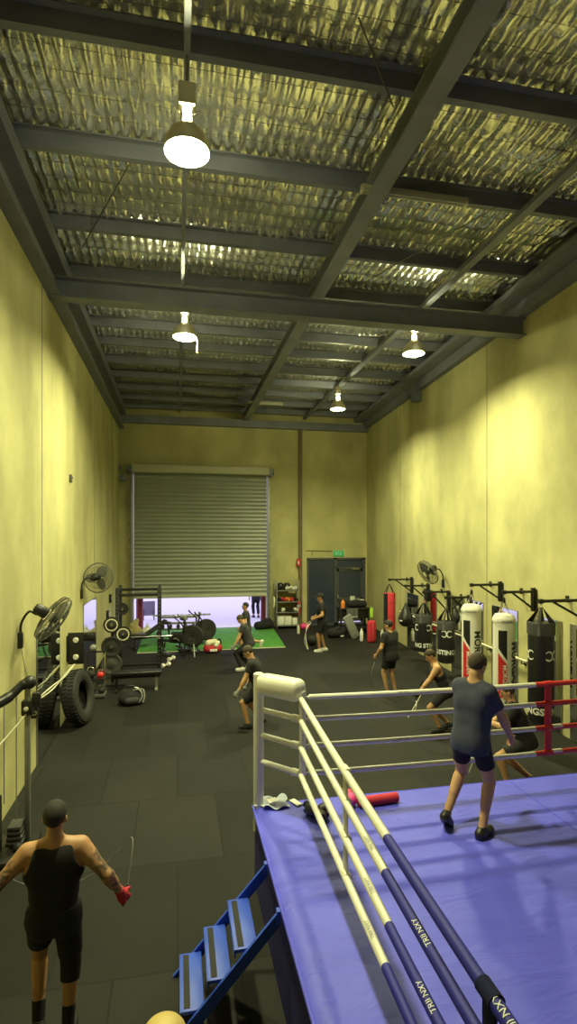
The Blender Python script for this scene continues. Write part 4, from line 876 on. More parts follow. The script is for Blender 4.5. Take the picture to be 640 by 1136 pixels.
# tyre against the wall
tc = at_D(83, 777, 10.25); tc = V(-1.83, tc.y, .50); t = thing('tyre', 'big black truck tyre leaning against the left wall between the mirrors', 'tyre', tc)
ax = V(.97, -.18, .18).normalized()
MB().lathe([(.27, -.10), (.30, -.13), (.42, -.145), (.475, -.125), (.495, -.09), (.497, 0), (.495, .09), (.475, .125), (.42, .145), (.30, .13), (.27, .10), (.265, .06), (.40, .02), (.40, -.02), (.265, -.06), (.27, -.10)], (0, 0, 0), ax, 48).build('casing', 'blackrub', t)
b = MB(); mt = frame(ax)
for k in range(44):
    a = 2*math.pi*k/44
    for s in (-1, 1): b.box(mt @ V(.495*math.cos(a+.03*s), .495*math.sin(a+.03*s), s*.06), (.03, .03, .085), mt @ Matrix.Rotation(a, 3, 'Z'))
b.build('tread', 'blackrub', t); MB().ring(ax*.125, .36, .006, ax, 48, 6).ring(ax*.12, .43, .006, ax, 48, 6).build('sidewall_rib', 'darkgrey', t)
# wall bracket with two pale discs and the looped white cord
bo = at_X(80, 714, XL+.005); t = thing('pulley_bracket', 'black wall bracket with two white discs, above the tyre', 'bracket', V(XL, 11.3, bo.z)); 
MB().box((.17, 0, -.0), (.30, .04, .62), bev=.015).build('back_plate', 'black', t); MB().box((.40, .12, .20), (.24, .18, .16), bev=.02).box((.44, .02, .22), (.10, .12, .10), bev=.015).build('side_arm', 'black', t)
for z in (.165, -.165): MB().lathe([(0, .0), (.05, 0), (.055, .012), (.045, .03), (0, .034)], (.17, -.02, z), (0, -1, 0)).build('disc', 'white', t)
MB().box((.01, 0, 0), (.03, .12, .5), bev=.005).build('wall_flange', 'black', t)
ao = at_X(39, 786, XL+.10); t = thing('cord_anchor', 'black wall anchor box where the white cord ends, by the nearest mirror', 'anchor', V(XL+.005, ao.y, ao.z))
MB().box((.07, 0, 0), (.12, .13, .26), bev=.015).build('anchor_box', 'black', t); MB().ring((.10, -.085, -.04), .03, .006, (0, 1, 0), 16, 6).build('ring', 'chrome', t); MB().box((.12, -.06, .09), (.10, .06, .10), bev=.01).build('clamp', 'black', t)
P0 = V(XL+.12, 11.25, bo.z-.30); P1 = V(XL+.13, ao.y-.03, ao.z+.14); c = P1.copy(); t = thing('pulley_rope', 'doubled white cord drooping from the pulley bracket down to the wall anchor', 'cord', c)
for s in (0, .055): MB().tube([q-c for q in spline([P0+V(.03, 0, 0), P0+(P1-P0)*.3+V(.02, 0, -.06+s*.6), P0+(P1-P0)*.62+V(.0, 0, -.03-s), P1+V(s*.6, 0, 0)], 10)], .011, 8).build('strand', 'cord', t)
# cable station at the left edge
co = at_floor(26, 940); co.x = -1.66; t = thing('cable_station', 'black cable station with a bright post and lever arm at the left edge', 'exercise machine', co)
zt = 1.78
MB().box((-.12, -.12, .04), (.46, .62, .08), bev=.015).build('base', 'black', t); MB().box((.0, .0, .95), (.055, .055, 1.72), bev=.006).build('post', 'greysteel', t)
MB().box((-.0, -.0, 1.58), (.12, .12, .17), bev=.02).box((.085, .03, 1.66), (.09, .08, .15), bev=.015).build('sliding_clamp', 'black', t); MB().lathe([(0, 0), (.022, 0), (.026, .02), (0, .03)], (.0, -.06, 1.58), (0, -1, 0)).build('clamp_knob', 'white', t)
MB().tube(spline([(.02, 0, 1.86), (-.06, -.04, 1.83), (-.16, -.12, 1.74), (-.30, -.26, 1.68), (-.46, -.5, 1.66)], 8), [.06]*8+[.05]*8+[.06]*8+[.085]*9, 12).ball((.02, 0, 1.86), .075, 16).build('lever_arm', 'black', t)
MB().box((-.30, -.30, .38), (.16, .30, .62), bev=.02).build('weight_shroud', 'black', t)
for k in range(4): MB().box((-.10, -.07, .13+k*.055), (.17-.012*k, .20, .045), bev=.006).build('stack_weight', 'darkgrey', t)
MB().ball((-.05, -.2, .11), .05, 14).build('foot_knob', 'blackrub', t); MB().box((-.30, -.30, 1.15), (.05, .05, 1.0), bev=.005).build('rear_post', 'black', t)
b = MB(); b.cyl((-.10, -.07, .35), (-.10, -.07, 1.72), .006, seg=6).cyl((-.19, -.2, .6), (-.19, -.2, 1.7), .006, seg=6); b.build('cable', 'grey', t)
MB().tube(spline([(.0, -.05, 1.52), (-.10, -.16, 1.40), (-.24, -.36, 1.24)]), .009, 8).build('pull_cord', 'cord', t)
# small boxes on the walls
for (px, py, w_, h_, l) in ((77, 531, .10, .16, 'small grey sensor box high on the left wall'),):
    p = at_X(px, py, XL); t = thing('sensor_box', l, 'sensor', p); MB().box((.025, 0, 0), (.05, w_, h_), bev=.01).build('casing', 'darkgrey', t); MB().ball((.05, 0, .02), .02, 10).build('eye_lens', 'black', t)
for (px, py, w_, h_, l, nm) in ((131, 519, .2, .26, 'dark control box on the back wall left of the roller door', 'door_motor_box'), (136, 530, .22, .22, 'second control box lower beside the roller door head', 'door_motor_box')):
    p = at_Y(px, py, YB-.08); t = thing(nm, l, 'control box', p); MB().box((0, 0, 0), (w_, .16, h_), bev=.02).build('casing', 'steel', t); MB().cyl((.03, -.08, .02), (.03, -.12, .02), .05).build('knob', 'grey', t)
for (px, py, l) in ((121, 664, 'black switch box on the far left wall, upper'), (118, 682, 'black switch box on the far left wall, lower')):
    p = at_X(px, py, XL); t = thing('switch_box', l, 'switch', p); MB().box((.04, 0, 0), (.08, .16, .26), bev=.01).build('casing', 'black', t); MB().box((.085, -.02, .02), (.015, .05, .10), bev=.004).build('rocker', 'signwhite', t)
# barbell storage behind the power rack
go = V(.02, 18.6, .016); t = thing('bar_rack', 'low horizontal rack of pale bars behind the power rack', 'weight rack', go); L = 1.3
for s in (-1, 1): MB().box((s*L/2*.92, 0, .45), (.06, .05, .9), bev=.005).box((s*L/2*.92, 0, .03), (.07, .5, .06), bev=.008).build('end_frame', 'black', t)
for z in (.42, .62, .82): MB().box((0, -.03, z), (L, .05, .07), bev=.006).build('rail', 'greysteel', t)
def dumbbell(c, rz, l, m='blackrub', s=1.0, grp=None, hm='chrome'):
    t = thing('dumbbell', l, 'dumbbell', c, rz, grp); MB().cyl((-.07*s, 0, .055*s), (.07*s, 0, .055*s), .015*s).build('grip_bar', hm, t)
    for q in (-1, 1): MB().lathe([(0, 0), (.05*s, 0), (.06*s, .015*s), (.06*s, .075*s), (.05*s, .09*s), (0, .09*s)], (q*.065*s, 0, .055*s), (q, 0, 0), 6).build('head', m, t)
    return t
d0 = None
for k in range(5):
    p = go+V(-.5+k*.25, -.03, .455 if k < 9 else .655)
    l = ('leftmost', 'second', 'middle', 'fourth', 'rightmost')[k]+' black dumbbell in the row on the lowest rail of the bar rack'
    if d0 is None: d0 = dumbbell(p, R(90), l, s=1.0, grp='dumbbells on the bar rack')
    else: dup(d0, p, R(90), l, 'dumbbells on the bar rack')
for k, l in enumerate(('front pale bar lying across the rack rails', 'back pale bar lying across the rack rails')): 
    b_ = barbell(go+V(.12, .02+k*.07, .872), .95, l, .016, .7)
for i, (px, py, l) in enumerate(((184, 740, 'nearer small white dumbbell on the floor right of the power rack'), (190, 733, 'farther small white dumbbell on the floor right of the power rack'))): dumbbell(at_floor(px, py), .9+.2*i, l, 'white', 1.05, hm='white')
# air bikes
def bike(c, rz, l):
    t = thing('air_bike', l, 'exercise bike', c, rz)
    MB().lathe([(0, -.06), (.05, -.09), (.31, -.08), (.345, -.04), (.345, .04), (.31, .08), (.05, .09), (0, .06)], (.45, 0, .50), (0, 1, 0), 32).build('fan_cage', 'blackrub', t)
    b = MB()
    for q in (.1, .17, .24): b.ring((.45, -.09, .50), q, .006, (0, 1, 0), 28, 5)
    b.build('cage_rings', 'darkgrey', t)
    MB().box((.0, 0, .34), (.95, .06, .07), (0, .08, 0), bev=.01).cyl((-.22, 0, .3), (-.30, 0, .86), .028).cyl((.15, 0, .3), (.22, 0, .98), .03).build('frame', 'black', t)
    MB().box((-.45, 0, .04), (.07, .52, .06), bev=.015).box((.62, 0, .04), (.07, .5, .06), bev=.015).cyl((-.45, 0, .05), (-.38, 0, .32), .025).cyl((.62, 0, .05), (.55, 0, .3), .025).build('stabiliser_feet', 'black', t)
    MB().box((.05, 0, .46), (.50, .16, .34), bev=.06, seg=3).build('chain_cover', 'black', t)
    MB().ball((-.31, 0, .90), (.14, .11, .045), 16).build('saddle', 'blackleather', t)
    for s in (-1, 1):
        MB().tube(spline([(.22, s*.06, .55), (.20, s*.22, .85), (.08, s*.26, 1.0), (-.02, s*.25, 1.08)], 6), .02, 8).build('handlebar', 'black', t); MB().tube([(-.0, s*.25, 1.06), (-.045, s*.25, 1.13)], .024, 10).build('hand_grip', 'blackrub', t)
        MB().cyl((.08, s*.06, .36), (.08+s*.12, s*.12, .36-s*.1), .018).box((.08+s*.12, s*.18, .36-s*.1), (.09, .1, .025), bev=.006).build('crank', 'greysteel', t)
    MB().box((.24, 0, 1.03), (.05, .16, .11), (0, -.4, 0), bev=.01).build('monitor', 'grey', t); return t
bike(at_floor(214, 717), R(20), 'black air bike with raised handlebars nearest the red gym bag'); bike(at_floor(197, 724), R(-12), 'black air bike standing closer to the power rack')
t = thing('folding_stool', 'small stool with a pale leg beside the air bikes', 'stool', at_floor(210, 728)); MB().box((0, 0, .40), (.3, .26, .05), bev=.015).build('seat', 'blackleather', t)
for i, (x, y) in enumerate(((-.12, -.1), (.12, -.1), (-.12, .1), (.12, .1))): MB().cyl((x, y, .39), (x*1.25, y*1.2, 0), .016).build('leg', 'white' if i == 1 else 'black', t)
# red and cream duffel
bo = at_floor(236, 724); t = thing('duffel_bag', 'red and cream gym bag standing at the front edge of the green turf', 'bag', bo, .1)
F = Field((-.4, -.35, -.02), (.4, .35, .6), .012); F.cone((-.14, 0, .15), (.14, 0, .15), .15, .15, .05); F.cone((-.1, 0, .3), (.10, 0, .28), .11, .1, .06); F.cut((0, 0, 0), (0, 0, -1)); link('bag_body', F.mesh('bag_body'), 'redcloth', t)
F = Field((-.4, -.35, .1), (.4, .35, .6), .012); F.cone((-.14, -.05, .30), (.04, -.07, .34), .10, .09, .05); F.cone((.08, -.10, .24), (.14, -.08, .3), .08, .07, .03); link('cream_panel', F.mesh('cream_panel'), 'cream', t)
MB().box((.0, -.155, .1), (.22, .02, .08), bev=.008).build('white_stripe', 'signwhite', t); MB().tube(spline([(.12, -.05, .36), (.19, -.10, .42), (.24, -.06, .28), (.2, -.1, .12)]), .02, 8).tube(spline([(-.17, 0, .3), (-.15, -.02, .46), (-.05, -.02, .46), (.0, 0, .38)]), .018, 8).build('handles', 'black', t)
# by the roller door
bo = at_Y(149, 694, 20.0); t = thing('sack', 'khaki cloth sack slumped by the left jamb of the roller door', 'sack', V(bo.x, 20.0, 0.016))
F = Field((-.4, -.3, -.02), (.4, .3, .9), .014); F.cone((-.08, 0, .16), (.10, 0, .16), .17, .17, .06); F.cone((-.02, 0, .35), (.08, 0, .52), .16, .08, .06); F.cut((0, 0, 0), (0, 0, -1)); link('sack_body', F.mesh('sack_body'), 'khaki', t); MB().ring((.085, 0, .57), .055, .02, (.1, 0, 1), 20, 8).build('tied_neck', 'khaki', t)
bo = at_Y(163, 694, 20.1); t = thing('white_bag', 'small pale bag right of the khaki sack by the roller door', 'bag', V(bo.x, 20.1, .016))
F = Field((-.3, -.3, -.02), (.3, .3, .5), .014); F.cone((-.06, 0, .13), (.07, 0, .13), .13, .13, .05); F.cone((0, 0, .2), (.02, 0, .3), .1, .06, .05); F.cut((0, 0, 0), (0, 0, -1)); link('bag_body', F.mesh('bag_body'), 'signwhite', t); MB().ring((.02, 0, .36), .05, .01, (0, 1, 0), 16, 6).build('handle', 'cream', t)
for x, l in ((-1.42, 'dark red bollard just outside the left of the roller door'), (3.38, 'dark red bollard just outside the right of the roller door')):
    t = thing('bollard', l, 'bollard', (x, 21.55, -.01)); MB().lathe([(0, 1.25), (.06, 1.245), (.13, 1.2), (.135, 0), (0, 0)], seg=24).build('pipe', 'maroon', t); MB().lathe([(.136, .98), (.139, .98), (.139, 1.06), (.136, 1.06), (.136, .98)], seg=24).build('band', 'maroon', t); MB().lathe([(0, .02), (.2, .02), (.2, 0), (0, 0)], seg=20).build('base_plate', 'maroon', t)
bo = at_floor(165, 688, -.01); t = thing('advertising_board', 'grey board on legs standing on the driveway outside the door', 'sign board', bo, .2); MB().box((0, 0, .50), (.52, .04, .62), (.1, 0, 0), bev=.01).build('panel', 'lavender', t)
for s in (-1, 1): MB().box((s*.22, 0, .22), (.04, .05, .45), (.1, 0, 0)).build('leg', 'darkgrey', t)
# ------------------------------------------------------------------ shelf of gloves by the back wall
so_ = V(4.13, 20.62, 0); SW, SD = .86, .42; t = thing('storage_rack', 'steel storage rack of boxing gear against the back wall', 'shelf', so_)
for x in (-1, 1):
    for y in (-1, 1): MB().box((x*SW/2, y*SD/2, .93), (.035, .035, 1.86), bev=.004).build('post', 'greysteel', t)
SZ = [.12, .62, 1.02, 1.46]
for z in SZ: MB().box((0, 0, z), (SW, SD, .03), bev=.004).build('shelf_board', 'greysteel', t)
k = 0
gl = None; rng = random.Random(5)
names = {0: 'lower', 1: 'middle', 2: 'top'}
for r_, (z, cols) in enumerate(((1.035, ('blackleather', 'redcloth', 'orange', 'redcloth', 'blackleather')), (.635, ('blackleather', 'white', 'blackleather', 'blackleather', 'white')), (1.475, ('blackleather', 'blackleather', 'white', 'white', 'white')))):
    nm = ("storage rack's second shelf", "storage rack's third shelf", "storage rack's top shelf")[r_]
    for i, m in enumerate(cols):
        cn = {'blackleather': 'black', 'redcloth': 'red', 'orange': 'orange', 'white': 'white'}[m]
        g_ = glove(so_+V(-.33+i*.165, -.08+.05*rng.random(), z), rng.uniform(-.5, .5), f"{cn} boxing glove, {('first', 'second', 'third', 'fourth', 'last')[i]} from the left on the {nm}", m, 'gloves on the storage rack'); g_.scale = (1.15, 1.15, 1.25)
for i, (x, m, l) in enumerate(((-.24, 'blackleather', 'left black headguard on the top of the glove pile'), (.02, 'blackleather', 'right black headguard on the top of the glove pile'))):
    t = thing('headguard', l, 'headguard', so_+V(x, .10, 1.476)); MB().lathe([(.09, 0), (.13, .03), (.145, .13), (.12, .22), (.06, .265), (.0, .27)], seg=20).build('padding', m, t); MB().ring((0, 0, .05), .133, .012, seg=20, ts=6).build('chin_strap', 'darkgrey', t)
for i, x in enumerate((-.26, .02)):
    t = thing('storage_bin', ('left', 'right')[i]+' pale open storage bin on the bottom shelf of the rack', 'bin', so_+V(x, -.02, .136)); MB().box((0, 0, .17), (.26, .32, .32), bev=.015).build('tub', 'signwhite', t); MB().box((0, 0, .335), (.275, .335, .02), bev=.006).build('rim', 'cream', t)
t = thing('storage_bin', 'low third storage bin at the right end of the bottom shelf', 'bin', so_+V(.28, -.02, .136)); MB().box((0, 0, .13), (.2, .32, .25), bev=.015).build('tub', 'signwhite', t); MB().box((0, 0, .26), (.215, .335, .02), bev=.006).build('rim', 'cream', t)
t = thing('skipping_rope_bundle', 'white coil of rope hanging on the left side of the storage rack', 'rope', so_+V(-.52, -.12, 1.02)); b = MB()
for k in range(3): b.tube([(.015*k-.02+.0*a, .10*math.cos(a), .20*math.sin(a)) for a in [2*math.pi*q/20 for q in range(20)]], .014, 6, closed=True)
b.build('coil', 'cord', t); MB().box((.05, 0, .21), (.09, .02, .02)).build('hook', 'black', t)
bo = V(3.20, 20.45, .016); t = thing('duffel_bag', 'black duffel bag on the floor left of the storage rack', 'bag', bo, .2); F = Field((-.5, -.3, -.02), (.5, .3, .6), .014); F.cone((-.24, 0, .15), (.24, 0, .17), .15, .17, .05); F.cone((.0, 0, .26), (.2, 0, .32), .1, .1, .06); F.cut((0, 0, .0), (0, 0, -1)); link('bag_body', F.mesh('bag_body'), 'blackcloth', t); MB().tube(spline([(-.15, -.08, .28), (-.08, -.08, .4), (.08, -.08, .42), (.15, -.08, .36)]), .014, 8).build('handle', 'darkgrey', t)
# extinguisher and its sign on the column
p = at_Y(331, 672, YB-.22); t = thing('fire_extinguisher', 'red fire extinguisher hung on the column right of the storage rack', 'fire extinguisher', p); MB().lathe([(0, -.30), (.075, -.30), (.085, -.28), (.085, .10), (.06, .18), (.025, .21), (.025, .25), (0, .25)], seg=20).build('cylinder', 'red', t); MB().box((0, -.02, .27), (.04, .13, .03), bev=.006).build('lever', 'black', t); MB().tube(spline([(.02, -.03, .24), (.10, -.05, .18), (.11, -.05, -.05), (.10, -.05, -.2)]), .011, 8).build('hose', 'black', t); MB().box((0, .06, 0), (.05, .07, .12)).build('bracket', 'black', t)
MB().lathe([(.0865, -.05), (.087, -.05), (.087, .05), (.0865, .05)], seg=20).build('label_band', 'signwhite', t)
p = at_Y(331, 624, YB-.135); t = thing('extinguisher_sign', 'small red sign with a white mark high on the column', 'sign', p); MB().box((0, 0, 0), (.16, .012, .30), bev=.003).build('plate', 'red', t); MB().lathe([(0, 0), (.03, 0), (.03, .12), (.012, .15), (0, .15)], (0, -.009, -.08), (0, 0, 1), 10).build('pictogram', 'signwhite', t)
p = at_floor(328, 694); t = thing('kick_pad', 'small hot pink pad on the floor under the fire extinguisher', 'pad', V(4.77, 20.35, 0)); MB().box((0, 0, .09), (.34, .22, .18), bev=.06, seg=3).build('pad_body', 'pink', t); MB().tube(spline([(-.08, 0, .17), (-.04, 0, .235), (.04, 0, .235), (.08, 0, .17)]), .012, 8).build('strap', 'pinkred', t)
p = at_floor(331, 703); t = thing('water_bottle', 'pale yellow bottle standing on the rubber floor before the column', 'bottle', p); MB().lathe([(0, 0), (.045, 0), (.048, .02), (.048, .24), (.03, .28), (.02, .29), (0, .29)], seg=18).build('bottle_body', 'cream', t); MB().cyl((0, 0, .29), (0, 0, .325), .022).build('cap', 'signwhite', t)
# exit sign
p = at_Y(375.5, 614, YB-.02); t = thing('exit_sign', 'green and white exit sign over the glazed doors', 'sign', p); MB().box((0, 0, 0), (.40, .05, .22), bev=.008).build('light_box', 'green', t)
MB().box((-.0, -.027, 0), (.012, .004, .17)).build('divider', 'signwhite', t)
b = MB()
for s in (-1, 1):
    x = s*.09; b.ball((x+.012, -.027, .062), (.016, .004, .016), 10); b.tube([(x, -.027, .04), (x-.008, -.027, -.01)], .014, 6).tube([(x-.008, -.027, -.01), (x+.03, -.027, -.03), (x+.028, -.027, -.07)], .009, 6).tube([(x-.008, -.027, -.01), (x-.025, -.027, -.045), (x-.055, -.027, -.05)], .009, 6).tube([(x, -.027, .035), (x+.04, -.027, .015)], .007, 6).tube([(x, -.027, .035), (x-.035, -.027, .02)], .007, 6)
b.build('running_figures', 'signwhite', t)
# ------------------------------------------------------------------ gear right of the exit doors
go = V(6.25, 18.95, 0); t = thing('gear_bench', 'black gear bench piled with kit in the far right corner', 'bench', go); MB().box((0, 0, .92), (1.15, .5, .06), bev=.008).build('top', 'black', t); MB().box((0, .04, .72), (1.05, .36, .30), bev=.02).build('drawer_box', 'black', t)
for x in (-1, 1):
    for y in (-1, 1): MB().box((x*.52, y*.2, .445), (.05, .05, .89), bev=.004).build('leg', 'black', t)
MB().box((0, .0, .22), (1.0, .36, .03)).build('lower_shelf', 'black', t)
def F_bag(nm, l, cat, c, cones, m, lo, hi, rz=0, extra=None):
    t = thing(nm, l, cat, c, rz); F = Field(lo, hi, .013)
    for q in cones: F.cone(*q, .04)
    F.cut((0, 0, 0), (0, 0, -1)); link('bag_body' if 'bag' in nm else 'body', F.mesh(nm), m, t)
    return t
t = F_bag('gym_bag', 'black gym bag lying on top of the gear bench', 'bag', go+V(.15, 0, .951), [((-.25, 0, .12), (.25, 0, .12), .13, .12), ((-.1, 0, .17), (.1, 0, .17), .11, .1)], 'blackcloth', (-.45, -.25, -.02), (.45, .25, .4)); MB().tube(spline([(-.12, -.05, .24), (-.05, -.08, .31), (.06, -.08, .31), (.12, -.05, .24)]), .012, 6).build('handle', 'grey', t); MB().box((.14, 0, .275), (.24, .13, .03), (0, .1, .1), bev=.01).build('white_flap', 'signwhite', t)
t = thing('drink_can', 'orange bottle at the left end of the gear bench', 'bottle', go+V(-.42, -.1, .951)); MB().lathe([(0, 0), (.07, 0), (.075, .02), (.075, .2), (.05, .25), (.03, .26), (0, .26)], seg=18).build('bottle_body', 'orange', t); MB().cyl((0, 0, .26), (0, 0, .3), .03).build('cap', 'orange', t)
t = thing('towel', 'grey towel draped along the front of the gear bench', 'towel', go+V(-.12, -.262, .78)); bm = bmesh.new(); g = [[bm.verts.new(((i/20-.5)*.42, -.012*math.sin(i*1.1)-.006, (j/10-.5)*.34)) for j in range(11)] for i in range(21)]
for i in range(20):
    for j in range(10): bm.faces.new((g[i][j], g[i+1][j], g[i+1][j+1], g[i][j+1]))
bmesh.ops.solidify(bm, geom=bm.faces[:], thickness=.008); me = bpy.data.meshes.new('cloth'); bm.to_mesh(me); bm.free(); link('cloth', me, 'grey', t); MB().box((0, -.02, -.13), (.42, .008, .02)).build('hem_stripe', 'signwhite', t)
t = thing('notice_sheet', 'white sheet of paper taped to the door above the gear bench', 'paper', at_Y(391, 665, YB-.09)); MB().box((0, 0, 0), (.2, .006, .28), (0, 0, 0), bev=.001).build('sheet', 'signwhite', t); MB().box((0, -.004, .12), (.05, .004, .03)).build('tape', 'cream', t)
b = at_floor(374, 707); t = F_bag('sports_bag', 'black sports bag on the floor beside the exit doors', 'bag', b, [((-.2, 0, .16), (.2, 0, .15), .17, .16), ((-.05, 0, .22), (.1, 0, .22), .13, .12)], 'blackcloth', (-.45, -.3, -.02), (.45, .3, .45), .2); MB().tube(spline([(-.13, -.1, .26), (-.06, -.12, .36), (.06, -.12, .36), (.12, -.1, .28)]), .014, 8).build('handle', 'darkgrey', t); MB().box((.12, -.155, .06), (.14, .03, .05), (0, 0, .2), bev=.01).build('white_patch', 'signwhite', t)
b = at_floor(391, 708); t = thing('step_board', 'pale grey step board leaning upright beside the black sports bag', 'board', b); MB().box((-.05, 0, .40), (.34, .09, .86), (-.10, -.42, .35), bev=.03, seg=3).build('deck', 'grey', t)
for k in range(4): MB().box((-.15+.07*k, -.052, .61-.16*k), (.26, .012, .03), (-.10, -.42+1.57-1.57, .35)).build('ridge', 'greysteel', t)
b = at_floor(412, 713); t = thing('punch_shield', 'red punch shield standing upright on the floor by the gear bench', 'pad', b, .25); MB().box((0, 0, .37), (.31, .18, .74), bev=.085, seg=4).build('shield_body', 'redcloth', t); MB().box((0, -.092, .37), (.035, .01, .64), bev=.004).build('front_stripe', 'pinkred', t)
for s in (-1, 1): MB().tube(spline([(s*.06, .085, .5), (s*.06, .14, .44), (s*.06, .14, .30), (s*.06, .085, .24)]), .014, 8).build('handle', 'black', t)
for px, py, l in ((401, 711, 'pale bottle on the floor left of the red punch shield'), (424, 712, 'pale bottle on the floor right of the red punch shield')):
    b = at_floor(px, py); t = thing('water_bottle', l, 'bottle', b); MB().lathe([(0, 0), (.055, 0), (.06, .02), (.06, .3), (.035, .36), (.03, .38), (0, .38)], seg=18).build('bottle_body', 'signwhite', t); MB().cyl((0, 0, .38), (0, 0, .42), .032).build('cap', 'cream', t)
t = thing('lime_vest', 'lime training vest hanging at the right end of the gear bench', 'vest', go+V(.60, -.27, .80)); MB().box((0, 0, -.03), (.12, .03, .34), bev=.012).build('cloth', 'lime', t); MB().ring((0, 0, .15), .03, .008, (0, 1, 0), 14, 6).build('loop', 'lime', t)
b = at_floor(346, 716); t = thing('slam_ball', 'dark grey slam ball on the floor behind the man in the cap', 'ball', V(b.x, b.y, 0)); MB().ball((0, 0, .17), .17, 24).build('shell', 'blackrub', t); MB().ring((0, 0, .17), .17, .004, (0, .3, 1), 32, 5).build('seam', 'darkgrey', t)
b = at_floor(182, 1172); t = thing('exercise_ball', 'pale yellow ball on the floor at the bottom edge of the picture', 'ball', b); MB().ball((0, 0, .125), (.155, .155, .125), 28).build('shell', 'yellow', t); MB().ring((0, 0, .125), .154, .003, (0, 0, 1), 36, 5).build('seam', 'cream', t)

# dark bench and spare plates between the power rack and the bikes
bo = V(-.95, 17.7, .0165); t = thing('adjustable_bench', 'black adjustable bench with raised backrest on the turf behind the power rack', 'bench', bo, R(20))
MB().box((-.18, 0, .42), (.36, .30, .08), bev=.025, seg=3).build('seat_pad', 'blackleather', t); MB().box((.30, 0, .62), (.78, .28, .08), (0, -.55, 0), bev=.025, seg=3).build('back_pad', 'blackleather', t)
MB().box((.05, 0, .33), (.95, .06, .07), bev=.006).cyl((.30, 0, .33), (.42, 0, .64), .022).build('frame', 'black', t)
for x in (-.38, .5): MB().box((x, 0, .17), (.06, .06, .30), bev=.005).box((x, 0, .025), (.06, .44, .05), bev=.01).build('leg', 'black', t)
for k, (px, py, r, l) in enumerate(((205, 722, .22, 'black bumper plate lying on the floor by the air bikes, larger'), (187, 727, .18, 'black bumper plate lying on the floor right of the power rack, smaller'))):
    b = at_floor(px, py); plate((b.x, b.y, .034), (0, 0, 1), r, .06, l)
# ------------------------------------------------------------------ people
def stand(px, py, z=0.0): return at_floor(px, py, z)
# man skipping in the foreground, seen from behind
p = at_D(60, 1010, 3.78); p.z = .03
r1, d1 = figure('man in black tank top skipping in left foreground, red right glove', p, 4, 1.63, ph=.93, lean=(0, .03), head=(-6, 6), hands=((-.50, .06, 1.02), (.475, .02, .985)),
    elbows=((-.7, -1, -.2), (.7, -1, -.2)), feet=((-.11, .02, .13), (.10, -.03, .09)), fpitch=(14, 4), knees=((-.15, 1, 0), (.1, 1, 0)), palms=((.5, .8, 0), (-.5, .8, 0)), skin='tattoo', hair='hair', top='tank', shorts=(.58, .82),
    leggings=(0, .30), shoem='blackrub', sockm='blackcloth', sock=.14, glovem='redcloth', gloves=(0, 1), res=.0075)
h = d1['hand']; W = d1['W']
skipping_rope('thin skipping rope held by the man in the left foreground', h, ((-.4, .3, .6), (.25, .25, 1)), [W((-.62, .35, 1.15)), W((-.5, .8, .8)), W((-.2, .95, .55)), W((.15, .95, .6)), W((.46, .7, .95)), W((.56, .30, 1.24))], 'grey', r=.0032)
# man standing in the ring
p = (at_floor(530, 925, RZ)+at_floor(497, 914, RZ))/2; p.z = RZ
figure('man in a navy tee and black shorts standing inside the boxing ring', p+V(.05, -.06, 0), -55, 1.67, slim=.86, ph=.90, pfwd=.0, lean=(.02, .10), twist=-4, head=(-4, 26), hands=((-.10, .40, .92), (.27, .34, .84)),
    elbows=((-1, -.3, -.5), (1, -.3, -.4)), feet=((-.20, -.10, .145), (.12, -.02, .085)), fpitch=(38, 0), fyaw=(10, -6), palms=((.9, .2, .2), (-.9, .2, .2)), grip=(.6, .6), skin='skin', hair='hairbrown', topm='navycloth', shorts=(.60, .60), shortm='blackcloth', shoem='black', res=.0075, sleeve=.62)
# man skipping beyond the back ropes, bent forward
p = stand(488, 811); _, d = figure('man in a dark singlet bending forward as he skips beyond the back ropes', p, 72, 1.66, ph=.80, pfwd=-.10, lean=(0, .42), head=(0, 34), hands=((-.30, .42, .82), (.24, .24, .86)), elbows=((-.6, -1, -.4), (.6, -1, -.3)),
    feet=((-.10, .02, .10), (.12, -.16, .12)), fpitch=(8, 20), knees=((-.1, 1, 0), (.1, 1, 0)), top='tank', topm='greycloth', shorts=(.8, .8), shortm='greycloth', shoem='blackrub', glovem='blackcloth', hair='hairbrown', res=.010)
W = d['W']; skipping_rope('pale skipping rope in the hands of the bending man', d['hand'], ((0, 0, -1), (0, 0, -1)), [W((-.42, .5, .55)), W((-.25, .62, .32)), W((.05, .55, .30)), W((.3, .34, .55))], 'cord', r=.006)
# man behind the red ropes
p = at_D(570, 850, 7.6); p.z = 0; p.x += .02
_, d = figure('crouching man in black behind the red and white ropes', p, 62, 1.68, ph=.74, pfwd=-.12, lean=(0, .34), head=(0, 20), hands=((-.14, .42, .98), (.22, .38, .80)), elbows=((-.8, -.6, -.8), (.8, -.6, -.6)), feet=((-.14, .10, .085), (.16, -.22, .12)), fpitch=(0, 22),
    knees=((-.1, 1, 0), (.1, 1, 0)), topm='blackcloth', shorts=(.72, .72), shortm='greycloth', shoem='blackrub', hair='hairbrown', res=.010)
W = d['W']; skipping_rope('tan skipping rope held by the crouching man behind the ropes', d['hand'], ((0, .2, -1), (0, .2, -1)), [W((-.28, .55, .6)), W((-.15, .66, .2)), W((.15, .6, .18)), W((.35, .45, .5))], 'brass', r=.006)
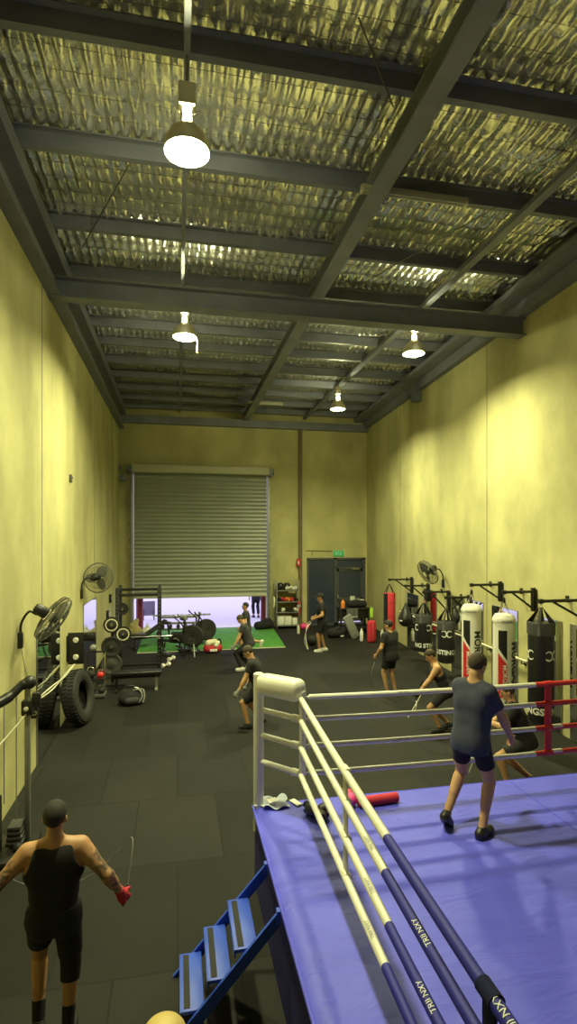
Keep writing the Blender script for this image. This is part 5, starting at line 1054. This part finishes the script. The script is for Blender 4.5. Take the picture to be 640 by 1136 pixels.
# man in the middle distance, back turned
p = stand(433, 770); _, d = figure('man in black tee and shorts standing before the hanging bags, back turned', p, 28, 1.66, ph=.925, lean=(-.02, .03), head=(14, 14), hands=((-.27, .20, .92), (.30, .10, .80)), elbows=((-.6, -1, -.3), (.6, -1, -.2)), feet=((-.09, .02, .085), (.12, -.05, .085)),
    topm='blackcloth', shorts=(.7, .7), shortm='blackcloth', shoem='black', hair='hair', glovem='grey', gloves=(0, 1), res=.0105)
W = d['W']; skipping_rope('grey skipping rope held by the man with his back turned', d['hand'], ((0, .1, -1), (0, .1, -1)), [W((-.36, .26, .5)), W((-.2, .35, .10)), W((.15, .3, .06)), W((.36, .18, .45))], 'grey', r=.005)
# man with a cap
p = stand(357, 722.5); _, d = figure('man in a black cap facing left with a pale rope before the exit doors', p, 80, 1.78, ph=.93, lean=(0, .04), head=(0, 8), hands=((-.25, .24, 1.02), (.22, .22, 1.0)), elbows=((-.5, -1, -.3), (.5, -1, -.3)), feet=((-.10, .08, .085), (.10, -.10, .085)),
    topm='blackcloth', shorts=(.80, .80), shortm='blackcloth', shoem='white', hair='hair', cap='blackcloth', res=.0105, skin='skin_dark')
W = d['W']; skipping_rope('pale skipping rope hanging from the hands of the man in the cap', d['hand'], ((0, .5, -.8), (0, .5, -.8)), [W((-.30, .46, .75)), W((-.18, .54, .35)), W((.0, .42, .05)), W((.18, .48, .40)), W((.26, .42, .78))], 'cord', r=.011)
# three in a row on the left side of the ring
p = stand(273, 727); figure('farthest of three people skipping in a row, dark tee, lime shoe kicked back', p, 78, 1.60, ph=.90, lean=(0, .03), head=(4, -2), hands=((-.26, .18, .92), (.26, .16, .90)), feet=((-.10, .05, .085), (.12, -.46, .42)), fpitch=(0, 70), knees=((-.1, 1, 0), (.1, 1, -.3)), topm='greycloth', shorts=(.7, .7), shoem='white', hair='hair', res=.0115)
p = stand(271, 743); figure('middle of three people in a row, head bowed, dark leggings', p, 76, 1.66, ph=.76, pfwd=-.12, lean=(0, .30), head=(0, 42), hands=((-.30, .24, .72), (.26, .20, .70)), feet=((-.10, .06, .085), (.11, -.14, .11)), fpitch=(0, 18), topm='greycloth', shorts=(.8, .8), leggings=(.9, .9), shoem='white', hair='hairbrown', res=.0115, glovem='grey')
p = stand(282, 806); figure('nearest of three people in a row, all in black beside the white corner post', p, 72, 1.68, ph=.79, pfwd=-.12, lean=(0, .34), head=(0, 36), hands=((-.32, .26, .72), (.28, .20, .74)), feet=((-.12, .10, .085), (.12, -.12, .12)), fpitch=(0, 20), topm='blackcloth', shorts=(.85, .85), shoem='blackrub', hair='hairbrown', glovem='grey', res=.0105)
# somebody outside
p = at_floor(284, 685, -.01); figure('person in dark shorts walking on the driveway outside the roller door', p, 10, 1.72, feet=((-.09, .06, .085), (.09, -.08, .085)), topm='greycloth', shorts=(.6, .6), shortm='blackcloth', leggings=(.8, .8), shoem='blackrub', res=.014)
